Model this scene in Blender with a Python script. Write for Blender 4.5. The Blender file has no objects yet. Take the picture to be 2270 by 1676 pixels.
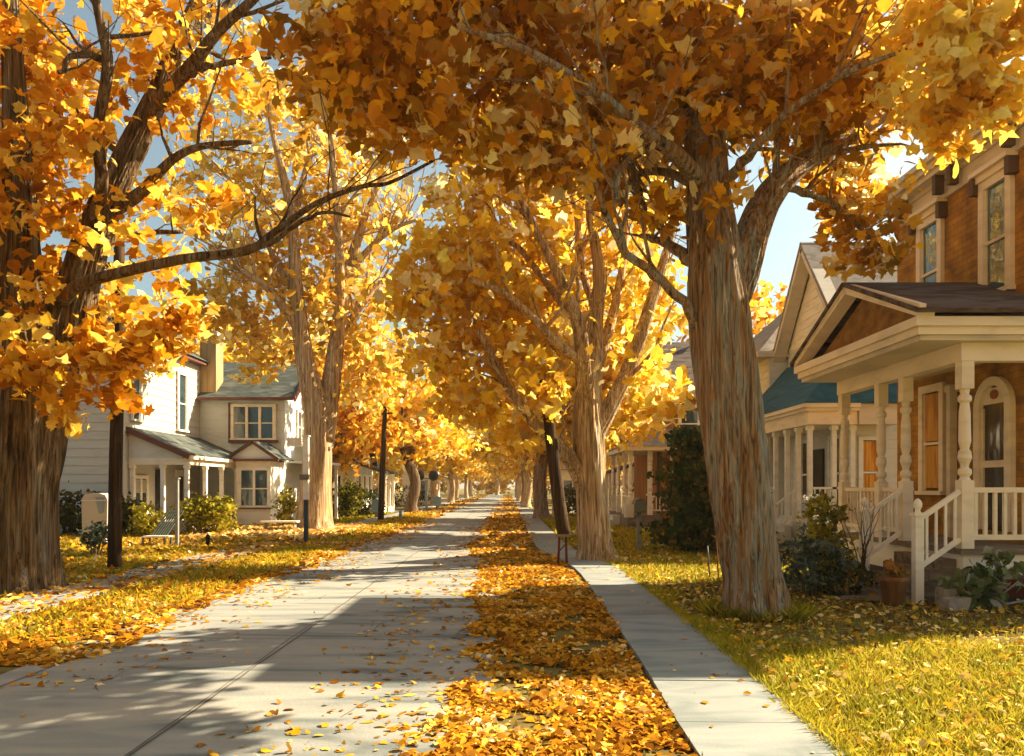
import bpy, math, random
import numpy as np
from mathutils import Vector
PI = math.pi
rnd = random.Random(7)
C = bpy.context.scene.collection
SC = bpy.context.scene

# ---------------------------------------------------------------- survey of the street
# camera stands on the road, looking along +Y (street axis), 1.8 m above the road
F, CX, HY, CAMZ = 1740.0, 1110.0, 1065.0, 1.8
def P(px, py, d):
    return Vector(((px - CX) / F * d, d, CAMZ - (py - HY) / F * d))
SUN_EL, SUN_AZ = math.radians(35), (0.9, 0.436)      # direction towards the sun (x, y)

# ---------------------------------------------------------------- object helpers
OFF = {}
def thing(name, label, cat, loc=(0, 0, 0), group=None):
    o = bpy.data.objects.new(name, None); C.objects.link(o)
    o.location = loc; o.empty_display_size = .2
    OFF[o.name] = Vector(loc); tag(o, label, cat, group)
    return o
def tag(o, label=None, cat=None, group=None, kind=None):
    if label: o['label'] = label
    if cat: o['category'] = cat
    if group: o['group'] = group
    if kind: o['kind'] = kind
    return o
def finish(name, me, mat, parent=None, origin=None, smooth=False):
    """link a mesh whose vertices are in world space; move its origin to the thing's base"""
    o = bpy.data.objects.new(name, me); C.objects.link(o)
    if parent is not None:
        off = OFF[parent.name]; o.parent = parent; OFF[o.name] = off
    else:
        off = Vector(origin) if origin is not None else Vector((0, 0, 0))
        o.location = off; OFF[o.name] = off
    if off.length > 0:
        n = len(me.vertices); co = np.empty(n * 3, dtype=np.float32)
        me.vertices.foreach_get('co', co)
        co = co.reshape(-1, 3) - np.array(off, dtype=np.float32)
        me.vertices.foreach_set('co', co.ravel())
    if mat: me.materials.append(mat)
    if smooth: me.polygons.foreach_set('use_smooth', [True] * len(me.polygons))
    me.update()
    return o
def copy_tree(o, loc, label=None, rotz=0, scale=1.0, parent=None):
    c = o.copy(); C.objects.link(c)
    if parent is not None: c.parent = parent
    else:
        c.location = loc; c.rotation_euler = (0, 0, rotz)
        c.scale = (scale,) * 3 if not isinstance(scale, tuple) else scale
    if label: c['label'] = label
    for ch in list(o.children): copy_tree(ch, None, parent=c)
    return c

class Fr:
    """a local frame on a wall: a along the wall, b outwards, c up"""
    def __init__(s, o, u, n):
        s.o, s.u, s.n = Vector(o), Vector(u).normalized(), Vector(n).normalized()
    def __call__(s, a, b, c): return s.o + s.u * a + s.n * b + Vector((0, 0, c))
WORLD = Fr((0, 0, 0), (1, 0, 0), (0, 1, 0))

class MB:
    def __init__(s): s.v, s.f = [], []
    def add(s, vs, fs):
        k = len(s.v); s.v += [tuple(x) for x in vs]; s.f += [tuple(i + k for i in f) for f in fs]
    def box(s, x0, x1, y0, y1, z0, z1, fr=WORLD):
        vs = [fr(x, y, z) for z in (z0, z1) for y in (y0, y1) for x in (x0, x1)]
        s.add(vs, [(0, 2, 3, 1), (4, 5, 7, 6), (0, 1, 5, 4), (2, 6, 7, 3), (0, 4, 6, 2), (1, 3, 7, 5)])
        return s
    def hexa(s, vs):
        s.add(vs, [(0, 2, 3, 1), (4, 5, 7, 6), (0, 1, 5, 4), (2, 6, 7, 3), (0, 4, 6, 2), (1, 3, 7, 5)]); return s
    def prism(s, pts, d):
        """polygon pts extruded by vector d"""
        n = len(pts); d = Vector(d); pts = [Vector(p) for p in pts]
        s.add(pts + [p + d for p in pts], [tuple(range(n))[::-1], tuple(range(n, 2 * n))] +
              [(i, (i + 1) % n, n + (i + 1) % n, n + i) for i in range(n)])
        return s
    def bar(s, p, q, w, h, up=(0, 0, 1)):
        """rectangular bar from p to q"""
        p, q = Vector(p), Vector(q); t = (q - p).normalized(); up = Vector(up)
        sx = t.cross(up)
        if sx.length < 1e-4: sx = t.cross(Vector((1, 0, 0)))
        sx.normalize(); uz = sx.cross(t).normalized()
        vs = [e + sx * a * w / 2 + uz * b * h / 2 for b in (-1, 1) for e in (p, q) for a in (-1, 1)]
        return s.hexa(vs)
    def lathe(s, x, y, prof, n=14):
        vs = [(x + r * math.cos(2 * PI * k / n), y + r * math.sin(2 * PI * k / n), z) for r, z in prof for k in range(n)]
        fs = [(i * n + k, i * n + (k + 1) % n, (i + 1) * n + (k + 1) % n, (i + 1) * n + k) for i in range(len(prof) - 1) for k in range(n)]
        fs += [tuple(range(n))[::-1], tuple(range((len(prof) - 1) * n, len(prof) * n))]
        s.add(vs, fs); return s
    def slab(s, pts, t):
        """roof plane given by its top corners, thickness t downwards"""
        pts = [Vector(p) for p in pts]
        nrm = (pts[1] - pts[0]).cross(pts[2] - pts[0]).normalized()
        if nrm.z < 0: nrm = -nrm
        return s.prism(pts, -nrm * t)
    def siding(s, fr, a0, a1, c0, c1, pitch=.22, lap=.022, top=None):
        """lap siding courses standing proud of the plane b = 0; top(c) may give (a0, a1) at height c"""
        n = max(1, int(round((c1 - c0) / pitch))); h = (c1 - c0) / n
        for k in range(n):
            z0, z1 = c0 + k * h, c0 + (k + 1) * h
            l0, r0 = top(z0) if top else (a0, a1); l1, r1 = top(z1) if top else (a0, a1)
            s.add([fr(l0, lap, z0), fr(r0, lap, z0), fr(r1, .003, z1), fr(l1, .003, z1), fr(l0, .001, z0), fr(r0, .001, z0)],
                  [(0, 1, 2, 3), (0, 4, 5, 1)])
        return s
    def tube(s, pts, rad, n=10, flute=0.0, seed=0, cap=True, ridge=0.0, bulges=()):
        pts = [Vector(p) for p in pts]; r_ = random.Random(seed); m = len(pts)
        ph = [(r_.randint(2, 3), r_.uniform(0, 6.3)), (r_.randint(4, 5), r_.uniform(0, 6.3)), (r_.randint(6, 9), r_.uniform(0, 6.3))]
        rg = [(r_.randint(9, 30), r_.uniform(0, 6.3), r_.uniform(-.06, .06), r_.uniform(.15, .5), r_.uniform(0, 6.3)) for _ in range(9)]
        t0 = (pts[1] - pts[0]).normalized(); a = t0.orthogonal().normalized(); vs = []
        for i in range(m):
            t = (pts[min(i + 1, m - 1)] - pts[max(i - 1, 0)]).normalized()
            a = (a - t * a.dot(t)).normalized(); b = t.cross(a); fl = flute[i] if isinstance(flute, list) else flute
            for k in range(n):
                th = 2 * PI * k / n; tw = i * .05
                r = rad[i] * (1 + fl * (.6 * math.cos(ph[0][0] * th + ph[0][1] + tw) + .5 * math.cos(ph[1][0] * th + ph[1][1] - tw) + .35 * math.cos(ph[2][0] * th + ph[2][1] + tw * 2)))
                if ridge:
                    e = sum(math.cos(g[0] * th + g[1] + i * g[2] * 3 + .8 * math.sin(i * g[3] + g[4] + 2 * th)) for g in rg) / 3
                    r += ridge * rad[i] * (abs(e) ** .8 * (1 if e > 0 else -1.25))
                q = pts[i] + (a * math.cos(th) + b * math.sin(th)) * r
                for bc, br, bh in bulges:
                    dd = (Vector((q.x - bc[0], q.y - bc[1], (q.z - bc[2]) * .6))).length
                    if dd < br: q = q + (a * math.cos(th) + b * math.sin(th)) * bh * (.5 + .5 * math.cos(PI * dd / br))
                vs.append(q)
        fs = [(i * n + k, i * n + (k + 1) % n, (i + 1) * n + (k + 1) % n, (i + 1) * n + k) for i in range(m - 1) for k in range(n)]
        if cap: fs += [tuple(range(n))[::-1], tuple(range((m - 1) * n, m * n))]
        s.add(vs, fs); return s
    def mesh(s, name):
        me = bpy.data.meshes.new(name); me.from_pydata(s.v, [], s.f); me.update(); return me
    def build(s, name, mat, parent=None, origin=None, smooth=False):
        return finish(name, s.mesh(name), mat, parent, origin, smooth)

def ngon_mesh(name, V, k, col=None):
    """V: (n*k, 3) array, n faces of k vertices each; col: (n,3) face colours"""
    n = len(V) // k; me = bpy.data.meshes.new(name)
    me.vertices.add(n * k); me.vertices.foreach_set('co', V.astype(np.float32).ravel())
    me.loops.add(n * k); me.loops.foreach_set('vertex_index', np.arange(n * k, dtype=np.int32))
    me.polygons.add(n); me.polygons.foreach_set('loop_start', np.arange(0, n * k, k, dtype=np.int32))
    me.polygons.foreach_set('loop_total', np.full(n, k, dtype=np.int32))
    if col is not None:
        at = me.attributes.new('tint', 'FLOAT_COLOR', 'FACE')
        at.data.foreach_set('color', np.concatenate([col, np.ones((n, 1))], 1).astype(np.float32).ravel())
    me.update(calc_edges=True); me.validate()
    return me

# leaf outlines (x, y) unit size
def maple():
    pts = []
    for ang, r in [(-90, .50), (-55, .52), (-22, .80), (0, .62), (22, .92), (48, .70), (70, .80), (92, 1.0),
                   (114, .74), (136, .66), (160, .90), (184, .60), (206, .76), (238, .48)]:
        pts.append((r * math.cos(math.radians(ang)) * .92, r * math.sin(math.radians(ang))))
    return np.array(pts) * .58
MAPLE = maple()
OVAL = np.array([(0, -.55), (.3, -.25), (.36, .1), (.2, .42), (0, .6), (-.22, .4), (-.36, .08), (-.28, -.27)])
SMALL = np.array([(0, -.55), (.34, -.1), (.2, .4), (-.08, .58), (-.34, .1)])
BLADE = np.array([(-.5, 0), (.5, 0), (.12, 1)])

def leaf_verts(cen, size, tmpl, rng, up=.5, cup=.5, nrm=None, rand=1.0):
    n = len(cen); N = rng.normal(size=(n, 3)) * rand + np.array([0, 0, up])
    if nrm is not None: N += nrm
    N /= np.linalg.norm(N, axis=1, keepdims=True) + 1e-9
    T = rng.normal(size=(n, 3)); T -= N * (T * N).sum(1, keepdims=True); T /= np.linalg.norm(T, axis=1, keepdims=True) + 1e-9
    B = np.cross(N, T); k = len(tmpl)
    jit = 1 + .2 * rng.normal(size=(n, k, 1)) if k > 4 else 1
    X = tmpl[None, :, 0:1] * jit; Y = tmpl[None, :, 1:2] * jit
    R = -(X ** 2 + Y ** 2) * cup
    V = cen[:, None, :] + size[:, None, None] * (X * T[:, None, :] + Y * B[:, None, :] + R * N[:, None, :])
    return V.reshape(-1, 3)

def lin(h):
    h = h.lstrip('#'); o = []
    for i in (0, 2, 4):
        c = int(h[i:i + 2], 16) / 255; o.append(c / 12.92 if c <= .04045 else ((c + .055) / 1.055) ** 2.4)
    return tuple(o)
# ---------------------------------------------------------------- materials
def mat_new(name):
    m = bpy.data.materials.new(name); m.use_nodes = True
    nt = m.node_tree; bs = nt.nodes['Principled BSDF']; return m, nt, bs
def N(nt, t, **kw):
    n = nt.nodes.new(t)
    for k, v in kw.items(): setattr(n, k, v)
    return n
def ramp(nt, stops, interp='LINEAR'):
    r = N(nt, 'ShaderNodeValToRGB'); cr = r.color_ramp; cr.interpolation = interp
    while len(cr.elements) < len(stops): cr.elements.new(.5)
    for e, (p, c) in zip(cr.elements, stops): e.position = p; e.color = (*c, 1)
    return r
def noise_coord(nt, scale, kind='Object', rot=(0, 0, 0)):
    tc = N(nt, 'ShaderNodeTexCoord'); mp = N(nt, 'ShaderNodeMapping')
    mp.inputs['Scale'].default_value = scale; mp.inputs['Rotation'].default_value = rot
    nt.links.new(tc.outputs[kind], mp.inputs[0]); return mp.outputs[0]
def stroke_mat(name, cols, scale=(1, 1, 1), detail=3, rough=.85, bump=.25, dist=.6, bscale=None, spec=.25, span=(.3, .7)):
    """surface broken into long brush-like patches: noise stretched by scale, mapped through cols"""
    m, nt, bs = mat_new(name); L = nt.links
    co = noise_coord(nt, scale)
    nz = N(nt, 'ShaderNodeTexNoise'); nz.inputs['Scale'].default_value = 1; nz.inputs['Detail'].default_value = detail
    nz.inputs['Distortion'].default_value = dist; L.new(co, nz.inputs['Vector'])
    k = len(cols); r = ramp(nt, [(span[0] + (span[1] - span[0]) * i / max(1, k - 1), c) for i, c in enumerate(cols)])
    L.new(nz.outputs[0], r.inputs[0]); L.new(r.outputs[0], bs.inputs['Base Color'])
    bs.inputs['Roughness'].default_value = rough; bs.inputs['Specular IOR Level'].default_value = spec
    if bump:
        bp = N(nt, 'ShaderNodeBump'); bp.inputs['Strength'].default_value = bump; bp.inputs['Distance'].default_value = .03
        if bscale:
            n2 = N(nt, 'ShaderNodeTexNoise'); n2.inputs['Scale'].default_value = 1; n2.inputs['Detail'].default_value = 4
            L.new(noise_coord(nt, bscale), n2.inputs['Vector']); L.new(n2.outputs[0], bp.inputs['Height'])
        else: L.new(nz.outputs[0], bp.inputs['Height'])
        L.new(bp.outputs[0], bs.inputs['Normal'])
    return m
def paint_mat(name, c, var=.10, rough=.6, scale=(1.5, 1.5, 5)):
    c = np.array(c); return stroke_mat(name, [tuple(c * (1 - var * 1.6)), tuple(c), tuple(np.minimum(1, c * (1 + var * .5)))], scale, 4, rough, .08, .4)
def bark_mat(name, cols, s=1.0):
    m, nt, bs = mat_new(name); L = nt.links
    co = noise_coord(nt, (8 * s, 8 * s, .30 * s))
    nz = N(nt, 'ShaderNodeTexNoise'); nz.inputs['Scale'].default_value = 1; nz.inputs['Detail'].default_value = 5
    nz.inputs['Roughness'].default_value = .6; nz.inputs['Distortion'].default_value = 1.1; L.new(co, nz.inputs['Vector'])
    k = len(cols); r = ramp(nt, [(.27 + .46 * i / (k - 1), c) for i, c in enumerate(cols)]); L.new(nz.outputs[0], r.inputs[0])
    # furrows
    co2 = noise_coord(nt, (11 * s, 11 * s, .38 * s))
    n2 = N(nt, 'ShaderNodeTexNoise'); n2.inputs['Scale'].default_value = 1; n2.inputs['Detail'].default_value = 3; n2.inputs['Distortion'].default_value = 1.6
    L.new(co2, n2.inputs['Vector'])
    bp = N(nt, 'ShaderNodeBump'); bp.inputs['Strength'].default_value = .8; bp.inputs['Distance'].default_value = .05
    L.new(n2.outputs[0], bp.inputs['Height']); L.new(bp.outputs[0], bs.inputs['Normal'])
    co3 = noise_coord(nt, (34 * s, 34 * s, .9 * s)); n3 = N(nt, 'ShaderNodeTexNoise'); n3.inputs['Scale'].default_value = 1; n3.inputs['Detail'].default_value = 4; n3.inputs['Distortion'].default_value = .8
    L.new(co3, n3.inputs['Vector']); fr_ = ramp(nt, [(.34, (.30, .27, .24)), (.47, (.85, .85, .85)), (.56, (1, 1, 1)), (.68, (1.35, 1.32, 1.25))]); L.new(n3.outputs[0], fr_.inputs[0])
    mu = N(nt, 'ShaderNodeVectorMath', operation='MULTIPLY'); L.new(r.outputs[0], mu.inputs[0]); L.new(fr_.outputs[0], mu.inputs[1])
    b2 = N(nt, 'ShaderNodeBump'); b2.inputs['Strength'].default_value = .9; b2.inputs['Distance'].default_value = .03
    L.new(n3.outputs[0], b2.inputs['Height']); L.new(bp.outputs[0], b2.inputs['Normal']); L.new(b2.outputs[0], bs.inputs['Normal'])
    L.new(mu.outputs[0], bs.inputs['Base Color']); bs.inputs['Roughness'].default_value = .9; bs.inputs['Specular IOR Level'].default_value = .15
    return m
def leaf_mat(name, trans=.45, gain=1.0):
    m, nt, bs = mat_new(name); L = nt.links; nt.nodes.remove(bs)
    out = [n for n in nt.nodes if n.type == 'OUTPUT_MATERIAL'][0]
    at = N(nt, 'ShaderNodeAttribute'); at.attribute_name = 'tint'
    # brush-like variation within a leaf
    nz = N(nt, 'ShaderNodeTexNoise'); nz.inputs['Scale'].default_value = 9; nz.inputs['Detail'].default_value = 2
    tc = N(nt, 'ShaderNodeTexCoord'); L.new(tc.outputs['Object'], nz.inputs['Vector'])
    mr = N(nt, 'ShaderNodeMapRange'); mr.inputs[1].default_value = .3; mr.inputs[2].default_value = .7
    mr.inputs[3].default_value = .82 * gain; mr.inputs[4].default_value = 1.15 * gain; L.new(nz.outputs[0], mr.inputs[0])
    mx = N(nt, 'ShaderNodeVectorMath', operation='SCALE'); L.new(at.outputs['Color'], mx.inputs[0]); L.new(mr.outputs[0], mx.inputs['Scale'])
    d = N(nt, 'ShaderNodeBsdfDiffuse'); t = N(nt, 'ShaderNodeBsdfTranslucent'); ms = N(nt, 'ShaderNodeMixShader')
    ms.inputs[0].default_value = trans
    gm = N(nt, 'ShaderNodeGamma'); gm.inputs[1].default_value = .72; L.new(mx.outputs[0], gm.inputs[0])
    L.new(mx.outputs[0], d.inputs[0]); L.new(gm.outputs[0], t.inputs[0])
    L.new(d.outputs[0], ms.inputs[1]); L.new(t.outputs[0], ms.inputs[2]); L.new(ms.outputs[0], out.inputs[0])
    return m
def brick_mat(name, c1, c2, mortar, bw=.24, bh=.085):
    m, nt, bs = mat_new(name); L = nt.links
    tc = N(nt, 'ShaderNodeTexCoord'); sp = N(nt, 'ShaderNodeSeparateXYZ'); L.new(tc.outputs['Object'], sp.inputs[0])
    ad = N(nt, 'ShaderNodeMath', operation='ADD'); L.new(sp.outputs[0], ad.inputs[0]); L.new(sp.outputs[1], ad.inputs[1])
    cb = N(nt, 'ShaderNodeCombineXYZ'); L.new(ad.outputs[0], cb.inputs[0]); L.new(sp.outputs[2], cb.inputs[1])
    br = N(nt, 'ShaderNodeTexBrick'); br.inputs['Color1'].default_value = (*c1, 1); br.inputs['Color2'].default_value = (*c2, 1)
    br.inputs['Mortar'].default_value = (*mortar, 1); br.inputs['Scale'].default_value = 1
    br.inputs['Brick Width'].default_value = bw; br.inputs['Row Height'].default_value = bh; br.inputs['Mortar Size'].default_value = .008
    L.new(cb.outputs[0], br.inputs['Vector'])
    nz = N(nt, 'ShaderNodeTexNoise'); nz.inputs['Scale'].default_value = 2.2; nz.inputs['Detail'].default_value = 4; L.new(cb.outputs[0], nz.inputs['Vector'])
    mr = N(nt, 'ShaderNodeMapRange'); mr.inputs[1].default_value = .3; mr.inputs[2].default_value = .7; mr.inputs[3].default_value = .5; mr.inputs[4].default_value = 1.45
    L.new(nz.outputs[0], mr.inputs[0])
    mx = N(nt, 'ShaderNodeVectorMath', operation='SCALE'); L.new(br.outputs[0], mx.inputs[0]); L.new(mr.outputs[0], mx.inputs['Scale'])
    L.new(mx.outputs[0], bs.inputs['Base Color']); bs.inputs['Roughness'].default_value = .9
    bp = N(nt, 'ShaderNodeBump'); bp.inputs['Strength'].default_value = .5; bp.inputs['Distance'].default_value = .02; bp.invert = True
    L.new(br.outputs['Fac'], bp.inputs['Height']); L.new(bp.outputs[0], bs.inputs['Normal'])
    return m
def glass_mat(name, c, rough=.08, spec=.6, wob=.02):
    m, nt, bs = mat_new(name); L = nt.links
    bs.inputs['Base Color'].default_value = (*c, 1); bs.inputs['Roughness'].default_value = rough
    bs.inputs['Specular IOR Level'].default_value = spec; bs.inputs['IOR'].default_value = 1.6
    nz = N(nt, 'ShaderNodeTexNoise'); nz.inputs['Scale'].default_value = 2.5; L.new(noise_coord(nt, (1, 1, .5)), nz.inputs['Vector'])
    bp = N(nt, 'ShaderNodeBump'); bp.inputs['Strength'].default_value = .4; bp.inputs['Distance'].default_value = wob
    L.new(nz.outputs[0], bp.inputs['Height']); L.new(bp.outputs[0], bs.inputs['Normal'])
    return m

M = {}
M['bark_grey'] = bark_mat('bark_grey', [(0.034, 0.023, 0.014), (0.138, 0.103, 0.063), (0.310, 0.172, 0.069), (0.310, 0.270, 0.207), (0.218, 0.236, 0.218), (0.483, 0.414, 0.310)])
M['bark_dark'] = bark_mat('bark_dark', [(0.020, 0.015, 0.009), (0.068, 0.050, 0.030), (0.162, 0.101, 0.047), (0.176, 0.169, 0.142), (0.351, 0.297, 0.216)])
M['bark_pale'] = bark_mat('bark_pale', [(0.097, 0.068, 0.040), (0.306, 0.233, 0.153), (0.515, 0.338, 0.161), (0.580, 0.499, 0.378), (0.837, 0.724, 0.564)])
M['pole_wood'] = bark_mat('pole_wood', [(0.014, 0.008, 0.005), (0.042, 0.025, 0.013), (0.077, 0.045, 0.021), (0.140, 0.091, 0.049)], 1.4)
M['leaf'] = leaf_mat('autumn_leaf', .5)
M['leaf_far'] = leaf_mat('autumn_leaf_far', .5)
M['green_leaf'] = leaf_mat('green_leaf', .3)
M['litter'] = leaf_mat('fallen_leaf', .15)
M['grass'] = leaf_mat('grass_blade', .35)
M['road'] = stroke_mat('worn_pale_road', [(.12, .145, .152), (.21, .232, .236), (.255, .27, .265), (.295, .30, .28)], (.4, 1.5, 1), 8, .9, .15, 1.2, (30, 30, 30), span=(.36, .60))
M['walk'] = stroke_mat('pale_concrete', [(.17, .205, .215), (.225, .258, .268), (.265, .29, .29)], (1.2, 2.5, 1), 7, .9, .1, .8, (40, 40, 40), span=(.36, .62))
M['joint'] = stroke_mat('road_joint', [(.06, .055, .05), (.13, .12, .11)], (4, 4, 4), 3, .95, 0)
M['soil'] = stroke_mat('leafy_turf_soil', [(.045, .03, .012), (.10, .07, .02), (.16, .13, .025), (.13, .13, .025)], (1.1, 2.2, 1), 6, 1, .3, .8)
M['cream'] = paint_mat('cream_trim_paint', (.80, .72, .58))
M['cream_grey'] = paint_mat('grey_cream_trim', (.62, .57, .48))
M['white'] = paint_mat('white_paint', (.83, .79, .70))
M['siding_white'] = paint_mat('white_siding', (0.562, 0.526, 0.454), .06)
M['siding_grey'] = paint_mat('grey_white_siding', (.60, .62, .60), .08)
M['red_trim'] = paint_mat('red_brown_trim', (.14, .055, .038), .2)
M['brick'] = brick_mat('brown_brick', (.42, .20, .014), (.30, .135, .010), (.24, .12, .016), .3, .11)
M['wood_orange'] = stroke_mat('orange_brown_boards', [(.2, .075, .02), (.36, .15, .035), (.5, .25, .07)], (7, 7, .4), 3, .85, .2)
M['tympanum'] = stroke_mat('ochre_shingle_panel', [(.15, .075, .02), (.25, .13, .03), (.33, .18, .05)], (3, 3, 5), 4, .9, .3)
M['shingle_brown'] = stroke_mat('brown_shingles', [(.03, .018, .013), (.075, .045, .035), (.12, .10, .09), (.10, .055, .04)], (1.2, 5, 5), 4, .85, .5, .9)
M['shingle_teal'] = stroke_mat('teal_shingles', [(.035, .05, .05), (.062, .08, .08), (.13, .14, .13)], (1.4, 4, 4), 4, .85, .4, .8)
M['shingle_blue'] = stroke_mat('deep_blue_shingles', [(.010, .06, .10), (.016, .09, .145), (.03, .125, .18)], (3, .7, 6), 4, .8, .4, .8)
M['white_cool'] = paint_mat('cool_white_paint', (.74, .79, .80))
M['shingle_grey'] = stroke_mat('pale_grey_shingles', [(0.187, 0.166, 0.137), (0.274, 0.238, 0.202), (0.324, 0.288, 0.245)], (3, .7, 6), 4, .9, .3, .6)
M['chimney'] = stroke_mat('tan_chimney', [(0.274, 0.180, 0.086), (0.374, 0.259, 0.130), (0.432, 0.302, 0.158)], (6, 6, .6), 3, .9, .2)
M['glass_teal'] = glass_mat('teal_window_glass', (.02, .045, .055))
M['glass_dark'] = glass_mat('dark_window_glass', (.012, .010, .008))
M['glass_blue'] = glass_mat('sky_window_glass', (.06, .13, .16), .04, .9, .03)
M['curtain_amber'] = stroke_mat('amber_curtain', [(.30, .10, .015), (.62, .30, .03), (.75, .45, .07)], (9, 9, .8), 3, .5, .3, spec=.3)
M['blind'] = stroke_mat('pale_blind', [(0.302, 0.288, 0.238), (0.374, 0.346, 0.274)], (1, 1, 16), 2, .9, .1)
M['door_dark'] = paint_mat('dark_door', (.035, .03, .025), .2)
M['dark_soffit'] = paint_mat('brown_soffit', (.10, .06, .03), .2)
M['metal_grey'] = paint_mat('grey_metal', (.25, .26, .25), .1, .4)
M['metal_blue'] = paint_mat('navy_post_paint', (.03, .06, .085), .15, .5)
M['box_green'] = paint_mat('grey_green_box', (.12, .14, .11), .2, .5)
M['cabinet'] = paint_mat('white_cabinet', (0.446, 0.418, 0.360), .08, .5)
M['patch_blue'] = paint_mat('blue_grey_patch', (.22, .29, .33), .1, .5)
M['blue_box'] = paint_mat('faded_blue', (.2, .32, .42), .1, .5)
M['oxide'] = paint_mat('dark_red_paint', (.10, .018, .012), .2, .4)
M['terracotta'] = stroke_mat('rusty_terracotta', [(.10, .04, .012), (.2, .085, .025), (.26, .14, .05)], (6, 6, 2), 3, .9, .3)
M['stone'] = stroke_mat('pale_stone', [(0.216, 0.209, 0.187), (0.324, 0.310, 0.281), (0.374, 0.360, 0.331)], (5, 5, 5), 4, .9, .3)
M['plank'] = stroke_mat('weathered_plank', [(.10, .075, .05), (.2, .16, .12), (.28, .24, .19)], (2, 9, 9), 3, .9, .3)
M['black'] = paint_mat('black_iron', (.015, .015, .014), .2, .5)
M['ornament_paint'] = paint_mat('gold_ornament', (.35, .12, .03), .2)  # plain red-brown paint of the oval ornament
# ---------------------------------------------------------------- foliage and trees
AMBER = [(0.369, 0.149, 0.007), (0.568, 0.241, 0.011), (0.738, 0.369, 0.012), (0.909, 0.511, 0.019), (0.341, 0.177, 0.008), (.92, .74, .30)]
GOLD = [(.90, .74, .34), (.62, .34, .012), (.82, .48, .018), (.90, .60, .035), (.93, .72, .14), (.74, .40, .014)]
ORANGE = [(0.427, 0.150, 0.006), (0.617, 0.255, 0.009), (0.713, 0.348, 0.013), (0.808, 0.475, 0.032), (0.837, 0.603, 0.097)]
PALE = [(0.576, 0.294, 0.018), (0.768, 0.434, 0.033), (0.896, 0.602, 0.105), (0.930, 0.756, 0.300), (0.512, 0.336, 0.030)]
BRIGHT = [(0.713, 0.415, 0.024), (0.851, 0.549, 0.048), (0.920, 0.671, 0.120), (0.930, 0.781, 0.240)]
OLIVE = [(.10, .09, .010), (.17, .15, .012), (.26, .22, .016), (.36, .28, .02)]
HEDGE = [(.030, .030, .008), (.055, .05, .011), (.09, .065, .013), (.05, .06, .014)]
LIME = [(.22, .20, .012), (.34, .31, .018), (.46, .40, .03), (.30, .24, .014)]
DEEP = [(.016, .030, .010), (.035, .052, .014), (.065, .068, .014), (.11, .07, .014), (.028, .042, .014)]
GREYGREEN = [(.05, .07, .05), (.09, .12, .09), (.15, .18, .14), (.04, .06, .02)]

def clump_points(blobs, rng):
    cs, rs, ks = [], [], []
    for c, r, ncl, per, cr in blobs:
        d = rng.normal(size=(ncl, 3)); d /= np.linalg.norm(d, axis=1, keepdims=True)
        q = d * (rng.random((ncl, 1)) ** (1 / 2.4)) * np.array(r) + np.array(c)
        cs.append(np.repeat(q, per, 0)); rs.append(np.full(ncl * per, cr)); ks.append(np.repeat(rng.random(ncl), per))
    return np.concatenate(cs), np.concatenate(rs), np.concatenate(ks)
def foliage(name, blobs, pal, size, tmpl, seed, parent=None, mat=None, origin=None, up=.5, zmin=.05, flat=.6, keep=None, rand=1.0, cut=None):
    rng = np.random.default_rng(seed)
    cen, cr, ck = clump_points(blobs, rng)
    off = rng.normal(size=cen.shape) * cr[:, None] * .55; off[:, 2] *= flat
    cen = cen + off
    ok = cen[:, 2] > zmin
    if cut is not None: ok &= cut(cen)
    cen, ck = cen[ok], ck[ok]
    n = len(cen); pa = np.array(pal)
    idx = np.clip((ck + rng.normal(size=n) * .22) * len(pa), 0, len(pa) - 1e-3).astype(int)
    col = pa[idx] * (1 + .16 * rng.normal(size=(n, 1))).clip(.55, 1.5)
    sz = size * (.55 + .8 * rng.random(n))
    V = leaf_verts(cen, sz, tmpl, rng, up=up, rand=rand)
    me = ngon_mesh(name, V, len(tmpl), col.clip(0, .95))
    return finish(name, me, mat or M['leaf'], parent, origin)

def smooth_path(pts, rad, sub=3):
    """Catmull-Rom through the points"""
    n = len(pts); P_, R_ = [], []
    for i in range(n - 1):
        p0, p1, p2, p3 = pts[max(i - 1, 0)], pts[i], pts[i + 1], pts[min(i + 2, n - 1)]
        for k in range(sub):
            t = k / sub
            P_.append(.5 * ((2 * p1) + (p2 - p0) * t + (2 * p0 - 5 * p1 + 4 * p2 - p3) * t * t + (3 * p1 - p0 - 3 * p2 + p3) * t ** 3))
            R_.append(rad[i] + (rad[i + 1] - rad[i]) * t)
    P_.append(pts[-1]); R_.append(rad[-1]); return P_, R_

def limb_world(d, tr):
    """tr: list of (px, py, half width px, depth offset) surveyed along a limb"""
    pts = [P(x, y, d + dd) for x, y, r, dd in tr]; rad = [r * (d + dd) / F for x, y, r, dd in tr]
    return pts, rad

def grow_twigs(mb, pts, rad, r_, n, length, bias=(0, 0, .5), rmin=.012, depth=1):
    L = len(pts)
    for k in range(n):
        i = min(L - 2, int(L * (.25 + .72 * r_.random()))); b = pts[i]; r0 = min(rad[i] * .55, .07)
        t = (pts[i + 1] - pts[i]).normalized()
        d = (Vector((r_.gauss(0, 1), r_.gauss(0, 1), r_.gauss(.2, .7))) + t * .8 + Vector(bias)).normalized()
        q = [b.copy()]; rr = [r0]; m = 5; ln = length * (.6 + .8 * r_.random())
        for s in range(m):
            d = (d + Vector((r_.gauss(0, .22), r_.gauss(0, .22), r_.gauss(.05, .2)))).normalized()
            q.append(q[-1] + d * ln / m); rr.append(max(rmin * .6, r0 * (1 - (s + 1) / (m + .4))))
        mb.tube(q, rr, n=5, cap=False)
        if depth > 0: grow_twigs(mb, q, rr, r_, 2, length * .55, bias, rmin * .8, depth - 1)

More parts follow.
